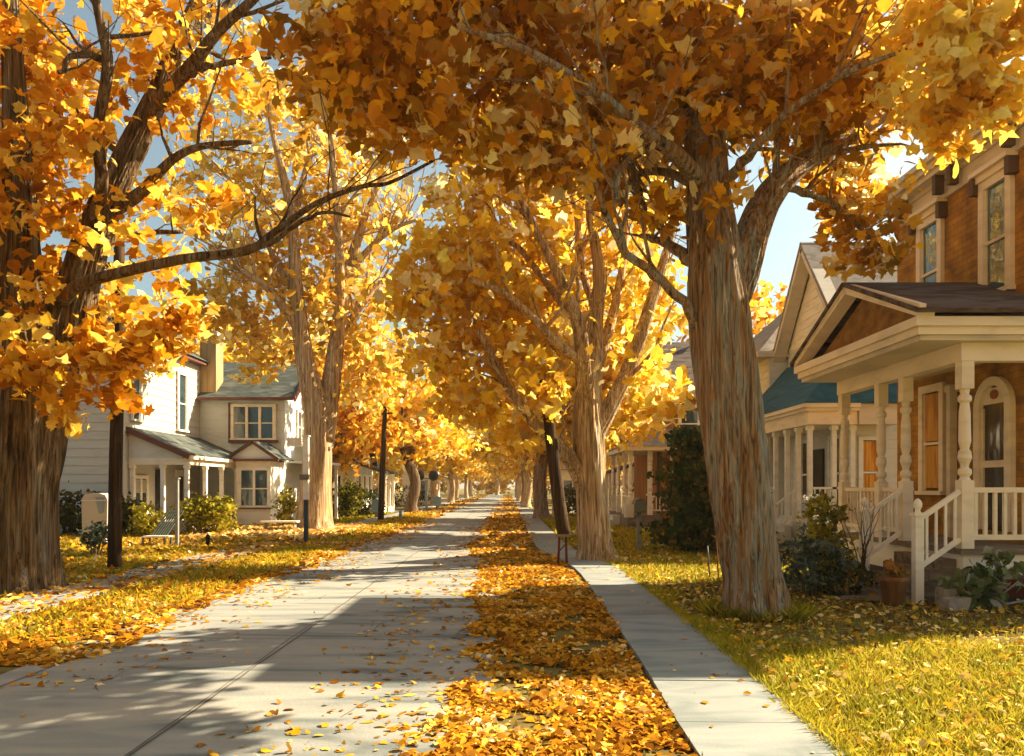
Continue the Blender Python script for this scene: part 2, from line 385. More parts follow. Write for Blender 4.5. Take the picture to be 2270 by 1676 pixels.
def make_trunk(root, d, limbs, mat, seed, twigs=4, tlen=1.6, n0=30, ridge=.03, bulges=(), name='trunk'):
    r_ = random.Random(seed); mb = MB(); tw = MB()
    for i, tr in enumerate(limbs):
        pts, rad = limb_world(d, tr)
        big = max(rad) > .2
        pp, rr = smooth_path(pts, rad, 9 if big else 4)
        # natural wobble
        if max(rad) < .12:
            for k in range(1, len(pp)): pp[k] = pp[k] + Vector((r_.gauss(0, .25), r_.gauss(0, .5), r_.gauss(0, .1))) * min(rr[k], .12)
        fl = [.07 + .24 * math.exp(-k / 7) for k in range(len(pp))] if (i == 0) else .06
        mb.tube(pp, rr, n=n0 if big else (12 if max(rad) > .07 else 7), flute=fl, seed=seed + i, ridge=ridge if big else (.04 if max(rad) > .07 else 0), bulges=bulges if i == 0 else ())
        if twigs and (not big or i > 0): grow_twigs(tw, pp, rr, r_, twigs, tlen)
    mb.add(tw.v, tw.f)
    t = mb.build(name, mat, root, smooth=True)
    return t

def blob(px, py, rx, ry, d, rd, ncl, per, cr):
    return (tuple(P(px, py, d)), (rx * d / F, rd, ry * d / F), ncl, per, cr)

def proj(c): return CX + c[:, 0] / c[:, 1] * F, HY - (c[:, 2] - CAMZ) / c[:, 1] * F
def clear_of(limbs, d, keep, seed, extra=8):
    """leaves seldom sprout right on the street side of the bare main limbs: thin them there"""
    def f(c):
        rng = np.random.default_rng(seed); px, py = proj(c); near = np.zeros(len(c), bool)
        for tr in limbs:
            for (x0, y0, r0, a0), (x1, y1, r1, a1) in zip(tr[:-1], tr[1:]):
                if max(r0, r1) < 7: continue
                dx, dy = x1 - x0, y1 - y0; t = (((px - x0) * dx + (py - y0) * dy) / (dx * dx + dy * dy)).clip(0, 1)
                near |= (np.hypot(px - x0 - t * dx, py - y0 - t * dy) < r0 + (r1 - r0) * t + extra) & (c[:, 1] < d + a0 + (a1 - a0) * t + .1)
        return ~near | (rng.random(len(c)) < keep)
    return f
# ---- big shading maple in front of the brick house
D4 = 11.2
t4 = thing('maple_tree', 'large maple with thick leaning grey trunk right of the sidewalk and wide amber canopy', 'tree', P(1642, 1346, D4) * 1)
t4.location.z = 0; OFF[t4.name] = Vector(t4.location)
L4 = [
 [(1650, 1368, 98, 0), (1647, 1342, 73, 0), (1640, 1260, 57, 0), (1630, 1180, 57, 0), (1620, 1100, 60, 0), (1608, 1000, 62, 0), (1596, 900, 63, 0), (1585, 800, 63, 0), (1576, 700, 62, 0), (1567, 610, 60, 0), (1556, 500, 52, .1), (1546, 400, 46, .2), (1540, 300, 42, .3), (1533, 200, 34, .4), (1522, 60, 25, .6), (1500, -200, 12, .8)],
 [(1590, 680, 34, 0), (1618, 600, 38, 0), (1640, 520, 35, .1), (1668, 450, 31, .3), (1710, 395, 26, .6), (1775, 345, 20, 1.0), (1850, 305, 14, 1.4), (1960, 240, 8, 1.8)],
 [(1535, 730, 14, 0), (1490, 660, 11, -.2), (1430, 600, 10, -.4), (1375, 555, 9, -.6), (1330, 480, 8, -.8), (1300, 400, 6, -1.0)],
 [(1520, 580, 15, 0), (1480, 545, 12, .3), (1435, 525, 8, .6), (1400, 515, 5, .8)],
 [(1530, 400, 22, 0), (1480, 340, 17, -.4), (1410, 290, 14, -.9), (1300, 200, 10, -1.4), (1150, 110, 8, -1.9), (1000, 60, 5, -2.3)],
 [(1520, 400, 12, .2), (1450, 375, 9, .6), (1390, 385, 8, .9), (1355, 450, 6, 1.1)],
 [(1530, 320, 16, 0), (1500, 240, 14, .6), (1450, 120, 11, 1.2), (1380, 0, 8, 1.8), (1250, -150, 5, 2.4)],
 [(1560, 420, 14, 0), (1610, 370, 12, -.4), (1660, 310, 10, -.8), (1740, 230, 8, -1.3), (1850, 160, 6, -1.8), (1980, 110, 4, -2.0)],
 [(1545, 330, 16, .2), (1590, 220, 13, .6), (1650, 90, 10, 1.0), (1700, -80, 6, 1.2)],
 [(1375, 340, 8, -.9), (1350, 380, 9, -1.0), (1345, 440, 7, -1.0)],
 [(1440, 310, 7, -.7), (1380, 350, 9, .2), (1395, 410, 8, .3), (1410, 460, 5, .3)],
 [(1700, 400, 10, .6), (1760, 420, 8, 1.4), (1830, 450, 6, 2.0), (1900, 520, 4, 2.6)],
]
make_trunk(t4, D4, L4, M['bark_grey'], 41, twigs=5, tlen=1.5, n0=96, ridge=.055, bulges=[(tuple(P(1592, 1120, D4 - .35)), .36, .10), (tuple(P(1640, 1190, D4 - .4)), .3, .05)])
B4 = [blob(1000, 60, 330, 260, 11.0, 2.0, 108, 26, .50), blob(1350, 130, 330, 270, 11.6, 2.2, 122, 26, .50),
      blob(800, 120, 190, 190, 11.5, 1.6, 43, 26, .46), blob(1200, 290, 230, 110, 11.0, 1.3, 44, 24, .42),
      blob(1680, 100, 290, 190, 11.6, 1.8, 93, 26, .48), blob(1830, 90, 190, 150, 12.3, 1.6, 52, 22, .45), blob(2000, 160, 120, 120, 11.3, .9, 24, 20, .4), blob(1250, -260, 560, 260, 11.8, 2.2, 80, 22, .55),
      blob(1840, 280, 150, 120, 12.6, 1.2, 33, 22, .40), blob(1890, 560, 60, 60, 14.0, .6, 9, 16, .32), blob(1880, 440, 110, 90, 13.6, 1.0, 24, 20, .36),
      blob(1420, 440, 120, 34, 10.6, .5, 9, 18, .26), blob(1560, 425, 90, 30, 10.5, .4, 6, 16, .24), blob(1560, 515, 50, 30, 10.6, .3, 4, 14, .22),
      blob(1530, 280, 70, 40, 10.7, .5, 6, 16, .26), blob(1340, 330, 90, 60, 10.4, .6, 9, 18, .3)]
foliage('crown', B4, AMBER, .235, MAPLE, 42, t4, cut=clear_of([[q for q in tr if q[1] > 230] for tr in L4], D4, .12, 1))
# bough over the house front, its sunlight painted as paler leaf colours
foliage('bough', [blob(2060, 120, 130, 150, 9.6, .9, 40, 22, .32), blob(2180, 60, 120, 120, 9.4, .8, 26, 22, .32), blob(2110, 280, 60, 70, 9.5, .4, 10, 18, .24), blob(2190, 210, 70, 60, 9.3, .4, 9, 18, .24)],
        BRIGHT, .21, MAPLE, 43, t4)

# ---- golden maple beside the sidewalk
D3 = 19.6
t3 = thing('maple_tree', 'golden maple with pale forking trunk at the sidewalk edge behind the leaning dark pole', 'tree', P(1300, 1222, D3))
t3.location.z = 0; OFF[t3.name] = Vector(t3.location)
L3 = [
 [(1302, 1228, 46, 0), (1300, 1200, 38, 0), (1296, 1150, 35, 0), (1292, 1080, 33, 0), (1288, 1010, 34, 0), (1284, 940, 36, 0), (1284, 880, 30, 0), (1296, 780, 20, .1), (1301, 700, 16, .2), (1308, 600, 12, .2), (1292, 480, 10, .2), (1278, 360, 7, .2), (1280, 250, 4, .2)],
 [(1278, 1060, 22, 0), (1250, 1010, 17, -.2), (1205, 960, 14, -.4), (1160, 915, 12, -.6), (1112, 850, 9, -.8), (1080, 785, 7, -1.0), (1040, 720, 4, -1.2)],
 [(1278, 900, 22, 0), (1274, 800, 17, -.3), (1264, 710, 15, -.5), (1236, 640, 12, -.8), (1200, 560, 9, -1), (1145, 450, 7, -1.2), (1095, 340, 5, -1.4)],
 [(1298, 950, 22, 0), (1335, 885, 18, .2), (1378, 795, 15, .4), (1412, 695, 13, .6), (1440, 605, 11, .8), (1470, 500, 7, 1.0), (1490, 400, 4, 1.1)],
 [(1285, 860, 15, .2), (1325, 740, 12, .9), (1350, 640, 9, 1.3), (1365, 540, 7, 1.6), (1370, 420, 4, 1.9)],
 [(1268, 790, 11, -.3), (1215, 750, 10, -.9), (1160, 690, 8, -1.3), (1100, 640, 6, -1.6), (1020, 610, 4, -1.9)],
 [(1250, 690, 10, -.6), (1190, 610, 8, .2), (1130, 540, 6, .8), (1060, 500, 5, 1.2), (970, 440, 3, 1.5)],
 [(1302, 700, 10, .2), (1272, 600, 8, .9), (1262, 500, 7, 1.2), (1250, 390, 4, 1.5)],
]
make_trunk(t3, D3, L3, M['bark_pale'], 31, twigs=6, tlen=2.2, n0=72, ridge=.05)
B3 = [blob(1250, 500, 200, 150, 23.4, 1.3, 46, 22, .6), blob(1110, 520, 220, 190, 19.3, 2.2, 77, 24, .62), blob(1240, 640, 200, 150, 19.6, 2.2, 62, 24, .6), blob(1000, 640, 150, 130, 19.0, 1.6, 35, 24, .56),
      blob(1390, 520, 110, 190, 20.2, 1.7, 39, 22, .55), blob(1360, 800, 75, 75, 19.0, .9, 12, 20, .46), blob(1220, 330, 240, 160, 19.8, 2.4, 62, 22, .62),
      blob(1140, 770, 120, 80, 18.9, 1.2, 23, 22, .48), blob(980, 790, 100, 90, 19.0, 1.2, 18, 22, .5), blob(1215, 830, 60, 70, 18.6, .7, 8, 18, .4),
      blob(1150, 930, 60, 60, 18.2, .6, 12, 18, .36), blob(1060, 900, 70, 50, 19.0, .8, 8, 18, .4), blob(1290, 880, 40, 40, 18.9, .4, 4, 16, .3)]
foliage('crown', B3, GOLD, .30, MAPLE, 32, t3, cut=clear_of([[q for q in tr if q[1] > 340] for tr in L3], D3, .05, 2, 17))

# ---- big maple at the left edge
D1 = 13.9
t1 = thing('maple_tree', 'massive split trunk maple at the left edge with one long bare limb over the street', 'tree', P(52, 1292, D1))
t1.location.z = 0; OFF[t1.name] = Vector(t1.location)
L1 = [
 [(55, 1300, 82, 0), (52, 1275, 70, 0), (49, 1200, 62, 0), (50, 1100, 62, 0), (58, 1000, 66, 0), (72, 900, 70, 0), (82, 820, 66, 0), (66, 740, 52, -.1), (48, 640, 44, -.2), (46, 520, 36, -.2), (44, 380, 29, -.3), (34, 200, 22, -.3), (22, 0, 16, -.4), (10, -150, 9, -.4)],
 [(96, 860, 56, .1), (122, 790, 50, .1), (150, 705, 45, .2), (180, 600, 39, .3), (210, 505, 35, .4), (245, 420, 31, .5), (290, 325, 28, .6), (345, 210, 22, .7), (388, 100, 17, .8), (432, 0, 13, .9), (480, -130, 8, 1.0)],
 [(200, 520, 16, .3), (222, 400, 14, -.2), (214, 290, 12, -.5), (235, 150, 12, -.7), (222, 60, 10, -.8), (200, -40, 8, -.9)],
 [(320, 260, 18, .6), (375, 190, 15, .3), (425, 135, 14, 0), (475, 70, 12, -.3), (550, 2, 10, -.6), (620, -70, 6, -.8)],
 [(405, 165, 9, .1), (440, 150, 8, .2), (500, 136, 6, .4), (590, 124, 4, .6)],
 [(385, 110, 10, .8), (430, 55, 10, 1.2), (500, 10, 8, 1.5), (560, -40, 5, 1.8)],
 [(120, 680, 18, .2), (165, 628, 13, -.5), (250, 600, 12, -1.0), (400, 567, 11, -1.4), (540, 548, 10, -1.7), (600, 508, 8, -1.8), (690, 445, 6, -1.9), (790, 408, 5, -2.0), (850, 400, 4, -2.0), (945, 352, 3, -2.0)],
 [(540, 548, 7, -1.7), (590, 530, 6, -1.9), (650, 490, 5, -2.0), (705, 464, 4, -2.0), (765, 474, 2.5, -2.0)],
 [(250, 460, 16, .4), (310, 420, 13, .2), (345, 380, 11, 0), (390, 340, 9, -.1), (450, 318, 7, -.2), (550, 310, 5, -.3)],
 [(190, 560, 12, .3), (240, 525, 9, .8), (290, 512, 7, 1.1), (400, 507, 4, 1.4)],
 [(60, 720, 22, -.1), (10, 600, 18, -.3), (-30, 450, 15, -.4), (-80, 250, 11, -.5)],
 [(225, 130, 9, -.7), (170, 120, 7, -1.0), (130, 160, 5, -1.2)],
]
make_trunk(t1, D1, L1, M['bark_dark'], 11, twigs=4, tlen=1.5, n0=90, ridge=.06)
B1 = [blob(290, 770, 80, 60, 12.9, .5, 13, 18, .34), blob(40, 480, 70, 60, 13.0, .4, 8, 16, .3), blob(30, 60, 80, 60, 13.0, .4, 8, 16, .3), blob(180, 300, 70, 70, 13.2, .4, 7, 16, .3), blob(470, 240, 110, 110, 14.4, .8, 9, 15, .34), blob(380, 470, 120, 100, 14.6, .8, 10, 15, .34), blob(40, 620, 100, 90, 13.2, .5, 12, 18, .34), blob(60, 330, 90, 90, 13.1, .5, 12, 18, .34), blob(150, 470, 60, 60, 13.2, .4, 6, 16, .3), blob(30, 150, 110, 200, 14.2, 1.2, 32, 24, .46), blob(140, 230, 110, 170, 14.6, 1.0, 27, 22, .42), blob(90, 470, 120, 170, 14.7, .9, 26, 22, .42),
      blob(200, 640, 90, 80, 14.8, .7, 9, 20, .38), blob(60, 790, 120, 90, 12.6, .6, 16, 22, .40), blob(230, 800, 90, 90, 12.8, .6, 12, 20, .38), blob(150, 890, 60, 40, 12.6, .4, 4, 16, .3),
      blob(330, 70, 130, 90, 14.2, 1.0, 12, 20, .36), blob(340, 190, 100, 80, 14.0, .8, 9, 18, .34), blob(250, 390, 90, 70, 13.8, .7, 7, 18, .34),
      blob(320, 560, 120, 70, 13.5, .8, 7, 16, .34), blob(420, 60, 110, 80, 13.6, .9, 6, 16, .34), blob(320, 720, 90, 60, 13.2, .7, 9, 18, .36),
      blob(430, 420, 90, 70, 13.0, .7, 4, 14, .3), blob(-50, 400, 90, 400, 13.6, 1.0, 24, 22, .45), blob(60, -150, 200, 150, 13.8, 1.4, 27, 22, .5), blob(420, 690, 60, 40, 13.0, .5, 4, 16, .3)]
foliage('crown', B1, ORANGE, .235, MAPLE, 12, t1, cut=clear_of([[q for q in tr if q[1] < 700] for tr in L1], D1, .35, 3, 4))

# ---- tall elm-like tree by the white house
D2 = 33.0
t2 = thing('elm_tree', 'tall twin stemmed tree with sparse yellow foliage beside the white house', 'tree', P(690, 1160, D2))
t2.location.z = 0; OFF[t2.name] = Vector(t2.location)
L2 = [
 [(684, 1164, 46, 0), (686, 1130, 38, 0), (690, 1050, 33, 0), (694, 960, 31, 0), (690, 890, 30, 0), (668, 800, 22, -.2), (655, 710, 18, -.3), (645, 600, 14, -.4), (638, 480, 11, -.4), (618, 380, 8, -.5), (592, 270, 5, -.5), (585, 190, 3, -.5)],
 [(706, 960, 26, 0), (722, 850, 21, .3), (737, 740, 17, .5), (752, 640, 15, .7), (772, 555, 12, .9), (800, 470, 8, 1), (832, 390, 5, 1), (850, 320, 3, 1)],
 [(742, 690, 12, .5), (742, 560, 10, -.3), (735, 440, 8, -.8), (722, 320, 5, -1), (715, 220, 3, -1)],
 [(650, 650, 10, -.3), (600, 560, 8, .5), (555, 470, 6, 1), (500, 390, 4, 1.3), (440, 330, 3, 1.5)],
 [(658, 730, 10, -.2), (610, 660, 8, -1), (560, 610, 6, -1.5), (500, 580, 4, -2)],
 [(760, 600, 9, .8), (810, 540, 7, .4), (860, 500, 5, 0), (910, 480, 3, -.2)],
 [(735, 750, 10, .5), (780, 680, 8, 1.2), (830, 620, 6, 1.8), (880, 590, 4, 2.2)],
 [(640, 500, 8, -.4), (660, 400, 7, .4), (690, 290, 5, .8), (680, 200, 3, 1)],
]
make_trunk(t2, D2, L2, M['bark_pale'], 21, twigs=14, tlen=3.6)
B2 = [blob(500, 260, 140, 150, 33, 2.6, 27, 14, .8), blob(430, 470, 110, 120, 34, 2.2, 21, 14, .7), blob(590, 150, 110, 80, 33, 2.2, 16, 14, .7), blob(650, 430, 170, 200, 33, 3.0, 74, 20, .85), blob(790, 470, 110, 190, 33.5, 2.6, 51, 20, .85), blob(560, 600, 130, 120, 33, 2.4, 43, 20, .8),
      blob(490, 680, 100, 70, 32.5, 2.0, 25, 20, .7), blob(700, 660, 130, 130, 33, 2.4, 49, 20, .8), blob(820, 730, 110, 120, 33, 2.0, 41, 20, .75), blob(690, 260, 130, 110, 33, 2.4, 21, 18, .8),
      blob(560, 770, 90, 60, 33, 1.6, 17, 18, .6), blob(800, 850, 80, 60, 33.5, 1.5, 16, 18, .6), blob(560, 400, 90, 120, 33, 2, 14, 16, .7)]
foliage('crown', B2, PALE, .33, OVAL, 22, t2, cut=clear_of(L2, D2, .2, 4, 7))

# ---- street trees further on: three grown prototypes, copied
def street_tree(seed, h, cr, pal, leaf, ncl, per, trunk_r, mat, group, label, cat='tree', name='street_tree', fork=.3, tmpl=OVAL, zlow=.42):
    r_ = random.Random(seed); root = thing(name, label, cat, (0, 0, 0), group)
    mb = MB(); fz = h * fork
    base = [Vector((0, 0, -.05)), Vector((r_.gauss(0, .05), r_.gauss(0, .05), .6)), Vector((r_.gauss(0, .12), r_.gauss(0, .12), fz * .6)), Vector((r_.gauss(0, .15), r_.gauss(0, .15), fz))]
    pp, rr = smooth_path(base, [trunk_r * 1.5, trunk_r * 1.05, trunk_r * .95, trunk_r * .9], 4); mb.tube(pp, rr, n=14, flute=.1, seed=seed)
    tips = []
    for k in range(6):
        a = 2 * PI * (k + r_.random() * .7) / 6; sp = cr * r_.uniform(.4, .85); hz = h * r_.uniform(.62, .93)
        q = [base[-1] - Vector((0, 0, .3)), base[-1] + Vector((math.cos(a) * sp * .25, math.sin(a) * sp * .25, (hz - fz) * .3)),
             base[-1] + Vector((math.cos(a) * sp * .6, math.sin(a) * sp * .6, (hz - fz) * .62)), Vector((math.cos(a) * sp, math.sin(a) * sp, hz))]
        pp, rr = smooth_path(q, [trunk_r * .5, trunk_r * .4, trunk_r * .25, .02], 3); mb.tube(pp, rr, n=8); tips += q[1:]
        grow_twigs(mb, pp, rr, r_, 4, h * .2, rmin=.02)
    mb.build('trunk', mat, root, smooth=True)
    blobs = []
    for t in tips: blobs.append((tuple(t + Vector((0, 0, .1 * h * r_.random()))), (cr * .42, cr * .42, h * .15), ncl, per, cr * .19))
    for k in range(5):
        a = r_.random() * 6.28; blobs.append(((math.cos(a) * cr * .7, math.sin(a) * cr * .7, h * (zlow + .12 * r_.random())), (cr * .4, cr * .4, h * .08), ncl, per, cr * .16))
    foliage('crown', blobs, pal, leaf, tmpl, seed + 500, root, M['leaf_far'])
    return root
pA = street_tree(101, 12, 5.2, GOLD, .46, 15, 14, .42, M['bark_dark'], 'golden street trees receding down the street', 'golden street tree in the receding rows')
pB = street_tree(102, 13, 5.6, ORANGE, .48, 15, 14, .40, M['bark_grey'], 'golden street trees receding down the street', 'golden street tree in the receding rows')
pC = street_tree(103, 11, 5.0, BRIGHT + GOLD, .46, 15, 14, .36, M['bark_pale'], 'golden street trees receding down the street', 'golden street tree in the receding rows')
def place(o, x, y, rz=0, s=1.0, label=None):
    o.location = (x, y, 0); o.rotation_euler = (0, 0, rz); o.scale = (s, s, s)
    if label: o['label'] = label
    return o
place(pA, -6.9, 57, .4, 1.0, 'dark forked tree on the left verge just past the slim bare pole')
place(pB, 1.9, 45, 1.2, .95, 'amber tree with dark trunk on the right verge beyond the golden maple')
place(pC, 1.6, 70, 2.0, 1.0, 'golden tree on the right verge second past the golden maple, by the crossing')
specific = [
 (pB, -10.5, 47, .9, .80, 'orange tree behind the slim bare pole, right of the white house'),
 (pA, -23, 52, 2.2, 1.15, 'tall orange tree rising behind the left end of the white house roof'),
 (pC, -15.5, 53, 3.0, 1.1, 'yellow tree rising behind the teal roof of the white house'),
 (pB, 11.5, 47, 4.1, 1.0, 'orange tree standing behind the brown boarded house'),
 (pC, 17.5, 41, .2, .85, 'thin bright tree seen in the sky gap above the pale grey gables'),
 (pC, 2.85, 29.5, .7, .88, 'yellow tree nearly hidden behind the golden maple trunk'),
]
for p, x, y, rz, s, lb in specific: place(copy_tree(p, (0, 0, 0)), x, y, rz, s, lb)
far = [(-7.0, 76), (-6.6, 92), (-7.2, 110), (-6.8, 130), (-7.0, 152), (1.8, 86), (1.4, 102), (2.0, 120), (1.6, 140), (1.9, 160), (-14, 88), (-17, 70), (-15, 118), (9, 84), (10, 66), (8, 112), (-2.5, 186), (-9, 180), (4, 178), (-22, 100), (16, 96), (-27, 64), (-34, 46), (24, 60), (-16, 150), (12, 145), (-20, 172), (14, 170), (-40, 75), (30, 80)]
for k, (x, y) in enumerate(far + [(-8.2, 1), (4.6, -5), (-7.4, -11), (-14.5, 5)]):  # last ones: unseen trees added round the camera to block sky light
    place(copy_tree(pC if y > 95 else (pC, pB, pC, pA, pC)[(k * 2 + (x > 0)) % 5], (0, 0, 0)), x, y, k * 1.3, .9 + .25 * rnd.random(),  # far rows get the palest tree, putting the far-end glow into leaf colour
          'golden street tree of the far rows and the unseen trees added round the camera')

# the wood that closes the street far off: one mass
fw = foliage('far_wood', [((x, 205 + abs(x) * .1, 5.0), (9, 5, 6.0), 60, 18, 1.5) for x in range(-110, 111, 13)], BRIGHT + PALE, 1.1, OVAL, 300, None, M['leaf_far'])
tag(fw, 'hazy golden wood closing the far end of the street', 'trees', kind='stuff')
# ---------------------------------------------------------------- building parts
def window(root, fr, w, h, casing=.12, trim='cream', glass='glass_teal', proud=.06, hood=False, rail=True, sill=True, split=0, label=None, curtain=None, upper=None, glabel=None):
    """casing with pane, meeting rail and sill; fr origin at bottom centre of the opening on the wall"""
    mb = MB(); o = casing; a = w / 2
    mb.box(-a - o, -a, .0, proud, -.02, h + o, fr); mb.box(a, a + o, 0, proud, -.02, h + o, fr); mb.box(-a, a, 0, proud, h, h + o, fr)
    for k in range(split): x = -a + w * (k + 1) / (split + 1); mb.box(x - o * .45, x + o * .45, 0, proud, 0, h, fr)
    f = mb.build('window', M[trim], root)
    if label: tag(f, label)
    p = MB().box(-a, a, -.03, .012, 0, h, fr).build('pane', M[glass], f)
    if glabel: tag(p, glabel)
    if upper:
        MB().box(-a + .03, a - .03, .012, .018, h * .52, h - .03, fr).build('blind', M[upper], f)
    if curtain:
        for z0, z1 in ((.04, h * .45), (h * .5, h - .03)):
            cm = MB(); nn = 22; xs = [-a + .03 + (w - .06) * q / nn for q in range(nn + 1)]; bs = [.024 + .012 * math.sin(q * 1.45 + z0) + .005 * math.sin(q * 3.7) for q in range(nn + 1)]
            cm.add([fr(x, b, z) for z in (z0, z1) for x, b in zip(xs, bs)], [(q, q + 1, nn + 2 + q, nn + 1 + q) for q in range(nn)])
            cm.build('curtain', M[curtain], f, smooth=True)
    if rail:
        s = MB().box(-a, a, .012, .055, h * .46, h * .46 + .055, fr).box(-a, -a + .035, .012, .035, 0, h, fr).box(a - .035, a, .012, .035, 0, h, fr)
        s.build('sash', M[trim], f)
    if sill: MB().box(-a - o * 1.2, a + o * 1.2, 0, proud + .06, -.1, -.02, fr).build('sill', M[trim], f)
    if hood:
        g = MB().box(-a - o * 1.25, a + o * 1.25, 0, proud + .05, h + o, h + o + .12, fr).box(-a - o * 1.6, a + o * 1.6, 0, proud + .13, h + o + .12, h + o + .2, fr)
        g.build('hood', M[trim], f)
        for sgn in (-1, 1):
            x = sgn * (a + o * 1.35)
            MB().box(x - .06, x + .06, 0, proud + .1, h + o - .18, h + o + .11, fr).build('bracket', M['dark_soffit'], f)
    return f
def turned_post(root, x, y, z0, z1, s=.16, mat='cream', low=1.0, name='porch_post'):
    mb = MB(); h = z1 - z0; a = s / 2
    mb.box(x - a, x + a, y - a, y + a, z0, z0 + low); mb.box(x - a, x + a, y - a, y + a, z1 - .42, z1)
    r = a * .95; zl, zh = z0 + low, z1 - .42
    prof = [(r, zl), (r * .7, zl + .05), (r * 1.08, zl + .10), (r * 1.08, zl + .16), (r * .62, zl + .20), (r * .75, zl + .26), (r * 1.12, zl + .34), (r * 1.0, zl + .44), (r * .68, zl + .48), (r * .98, zl + .6),
            (r * .9, zh - .36), (r * .7, zh - .22), (r * 1.1, zh - .18), (r * 1.1, zh - .12), (r * .66, zh - .08), (r * .8, zh - .03), (r * .8, zh)]
    mb.lathe(x, y, prof, 14)
    return mb.build(name, M[mat], root)
def plain_post(root, x, y, z0, z1, s=.14, mat='cream', name='porch_post', cap=True):
    mb = MB(); a = s / 2; mb.box(x - a, x + a, y - a, y + a, z0, z1)
    if cap: mb.box(x - a - .03, x + a + .03, y - a - .03, y + a + .03, z1 - .14, z1 - .02); mb.box(x - a - .025, x + a + .025, y - a - .025, y + a + .025, z0 + .003, z0 + .12)
    return mb.build(name, M[mat], root)
def railing(root, p, q, zt0, zt1, hb, n, mat='cream', w=.07, bal=.035):
    """top rail from p (height zt0) to q (zt1); bottom rail hb lower; n balusters"""
    p, q = Vector((*p, 0)), Vector((*q, 0)); mb = MB()
    mb.bar(p + Vector((0, 0, zt0)), q + Vector((0, 0, zt1)), w, w)
    lo = MB().bar(p + Vector((0, 0, zt0 - hb)), q + Vector((0, 0, zt1 - hb)), w * .8, w)
    r = mb.build('railing', M[mat], root)
    lo.build('bottom_rail', M[mat], r)
    for k in range(n):
        t = (k + .5) / n; b = p.lerp(q, t); z = zt0 + (zt1 - zt0) * t
        MB().box(b.x - bal / 2, b.x + bal / 2, b.y - bal / 2, b.y + bal / 2, z - hb + .02, z - .02).build('baluster', M[mat], r)
    return r

# ================================================================ brick house at the right
R1 = thing('brick_house', 'brown brick house at the right edge with pedimented porch on white turned posts', 'house', (8.5, 14, 0))
XW = 8.5
X2, YN = 12.2, 12.75
MB().box(XW, X2, YN, 17.4, 0, 7.4).build('wall', M['brick'], R1)
MB().box(XW - .06, X2 + .06, YN - .06, 17.46, 7.402, 7.72).box(XW - .12, X2 + .12, YN - .12, 17.52, 7.722, 7.8).build('frieze', M['cream_grey'], R1)
mb = MB().box(XW - .34, X2 + .34, YN - .25, 17.74, 7.802, 7.9).box(XW - .42, X2 + .42, YN - .33, 17.82, 7.902, 8.02).box(XW - .5, X2 + .5, YN - .4, 17.9, 8.022, 8.12)
mb.build('cornice', M['cream_grey'], R1)
for y in (13.2, 14.85, 15.35, 16.75): MB().box(XW - .3, XW - .125, y - .06, y + .06, 7.45, 7.8).build('bracket', M['dark_soffit'], R1)
rf = MB(); a, b = (XW - .5, YN - .4, 8.125), (X2 + .5, 17.9, 8.125)
cs = [(a[0], a[1], a[2]), (b[0], a[1], a[2]), (b[0], b[1], a[2]), (a[0], b[1], a[2])]; r1, r2 = (10.35, 14.8, 9.8), (10.35, 15.6, 9.8)
rf.add(cs + [r1, r2], [(0, 1, 4), (1, 2, 5, 4), (2, 3, 5), (3, 0, 4, 5), (3, 2, 1, 0)]); rf.build('roof', M['shingle_brown'], R1)
FW = lambda y, z: Fr((XW, y, z), (0, -1, 0), (-1, 0, 0))
window(R1, FW(13.82, 5.22), .62, 1.85, .15, 'cream', 'glass_blue', .08, hood=True)
window(R1, FW(15.98, 5.22), .64, 1.85, .15, 'cream', 'glass_blue', .08, hood=True, upper=None)
window(R1, FW(15.9, 1.75), .62, 1.95, .15, 'cream', 'glass_dark', .08, curtain='curtain_amber', label='ground floor window with amber curtains')
# arched window beside the porch corner
fr = FW(13.86, 1.05); aw, hh, ca = .36, 2.15, .17
def arch_pts(r, n=14): return [(r * math.cos(PI * k / n), hh + r * math.sin(PI * k / n)) for k in range(n + 1)]
outer = [(aw + ca, 0)] + arch_pts(aw + ca) + [(-aw - ca, 0)]; inner = [(aw, 0)] + [(x, hh + (z - hh) * 1.05) for x, z in arch_pts(aw)] + [(-aw, 0)]
mb = MB(); n = len(outer)
vs = [fr(x, bb, z) for bb in (.003, .1) for pts in (outer, inner) for x, z in pts]
fs = []
for i in range(n - 1):
    fs += [(2 * n + i, 2 * n + i + 1, 3 * n + i + 1, 3 * n + i), (i, 2 * n + i, 2 * n + i + 1, i + 1), (n + i, n + i + 1, 3 * n + i + 1, 3 * n + i)]
mb.add(vs, fs); aw_o = mb.build('window', M['cream'], R1); tag(aw_o, 'tall round arched window')
MB().prism([fr(x, .004, z) for x, z in inner], fr.n * .012).build('pane', M['glass_dark'], aw_o)
MB().box(-aw, aw, .017, .06, 1.1, 1.22, fr).box(-aw, -aw + .05, .017, .05, 0, hh, fr).box(aw - .05, aw, .017, .05, 0, hh, fr).build('sash', M['cream'], aw_o)
ov = [fr(.11 * math.cos(t * PI / 8), .022, hh + .22 + .085 * math.sin(t * PI / 8)) for t in range(16)]
mb = MB().box(-aw, aw, .017, .035, hh + .06, hh + .34, fr); mb.build('fanlight_board', M['cream'], aw_o)
MB().prism([p + fr.n * .012 for p in ov], fr.n * .02).build('ornament', M['ornament_paint'], aw_o)
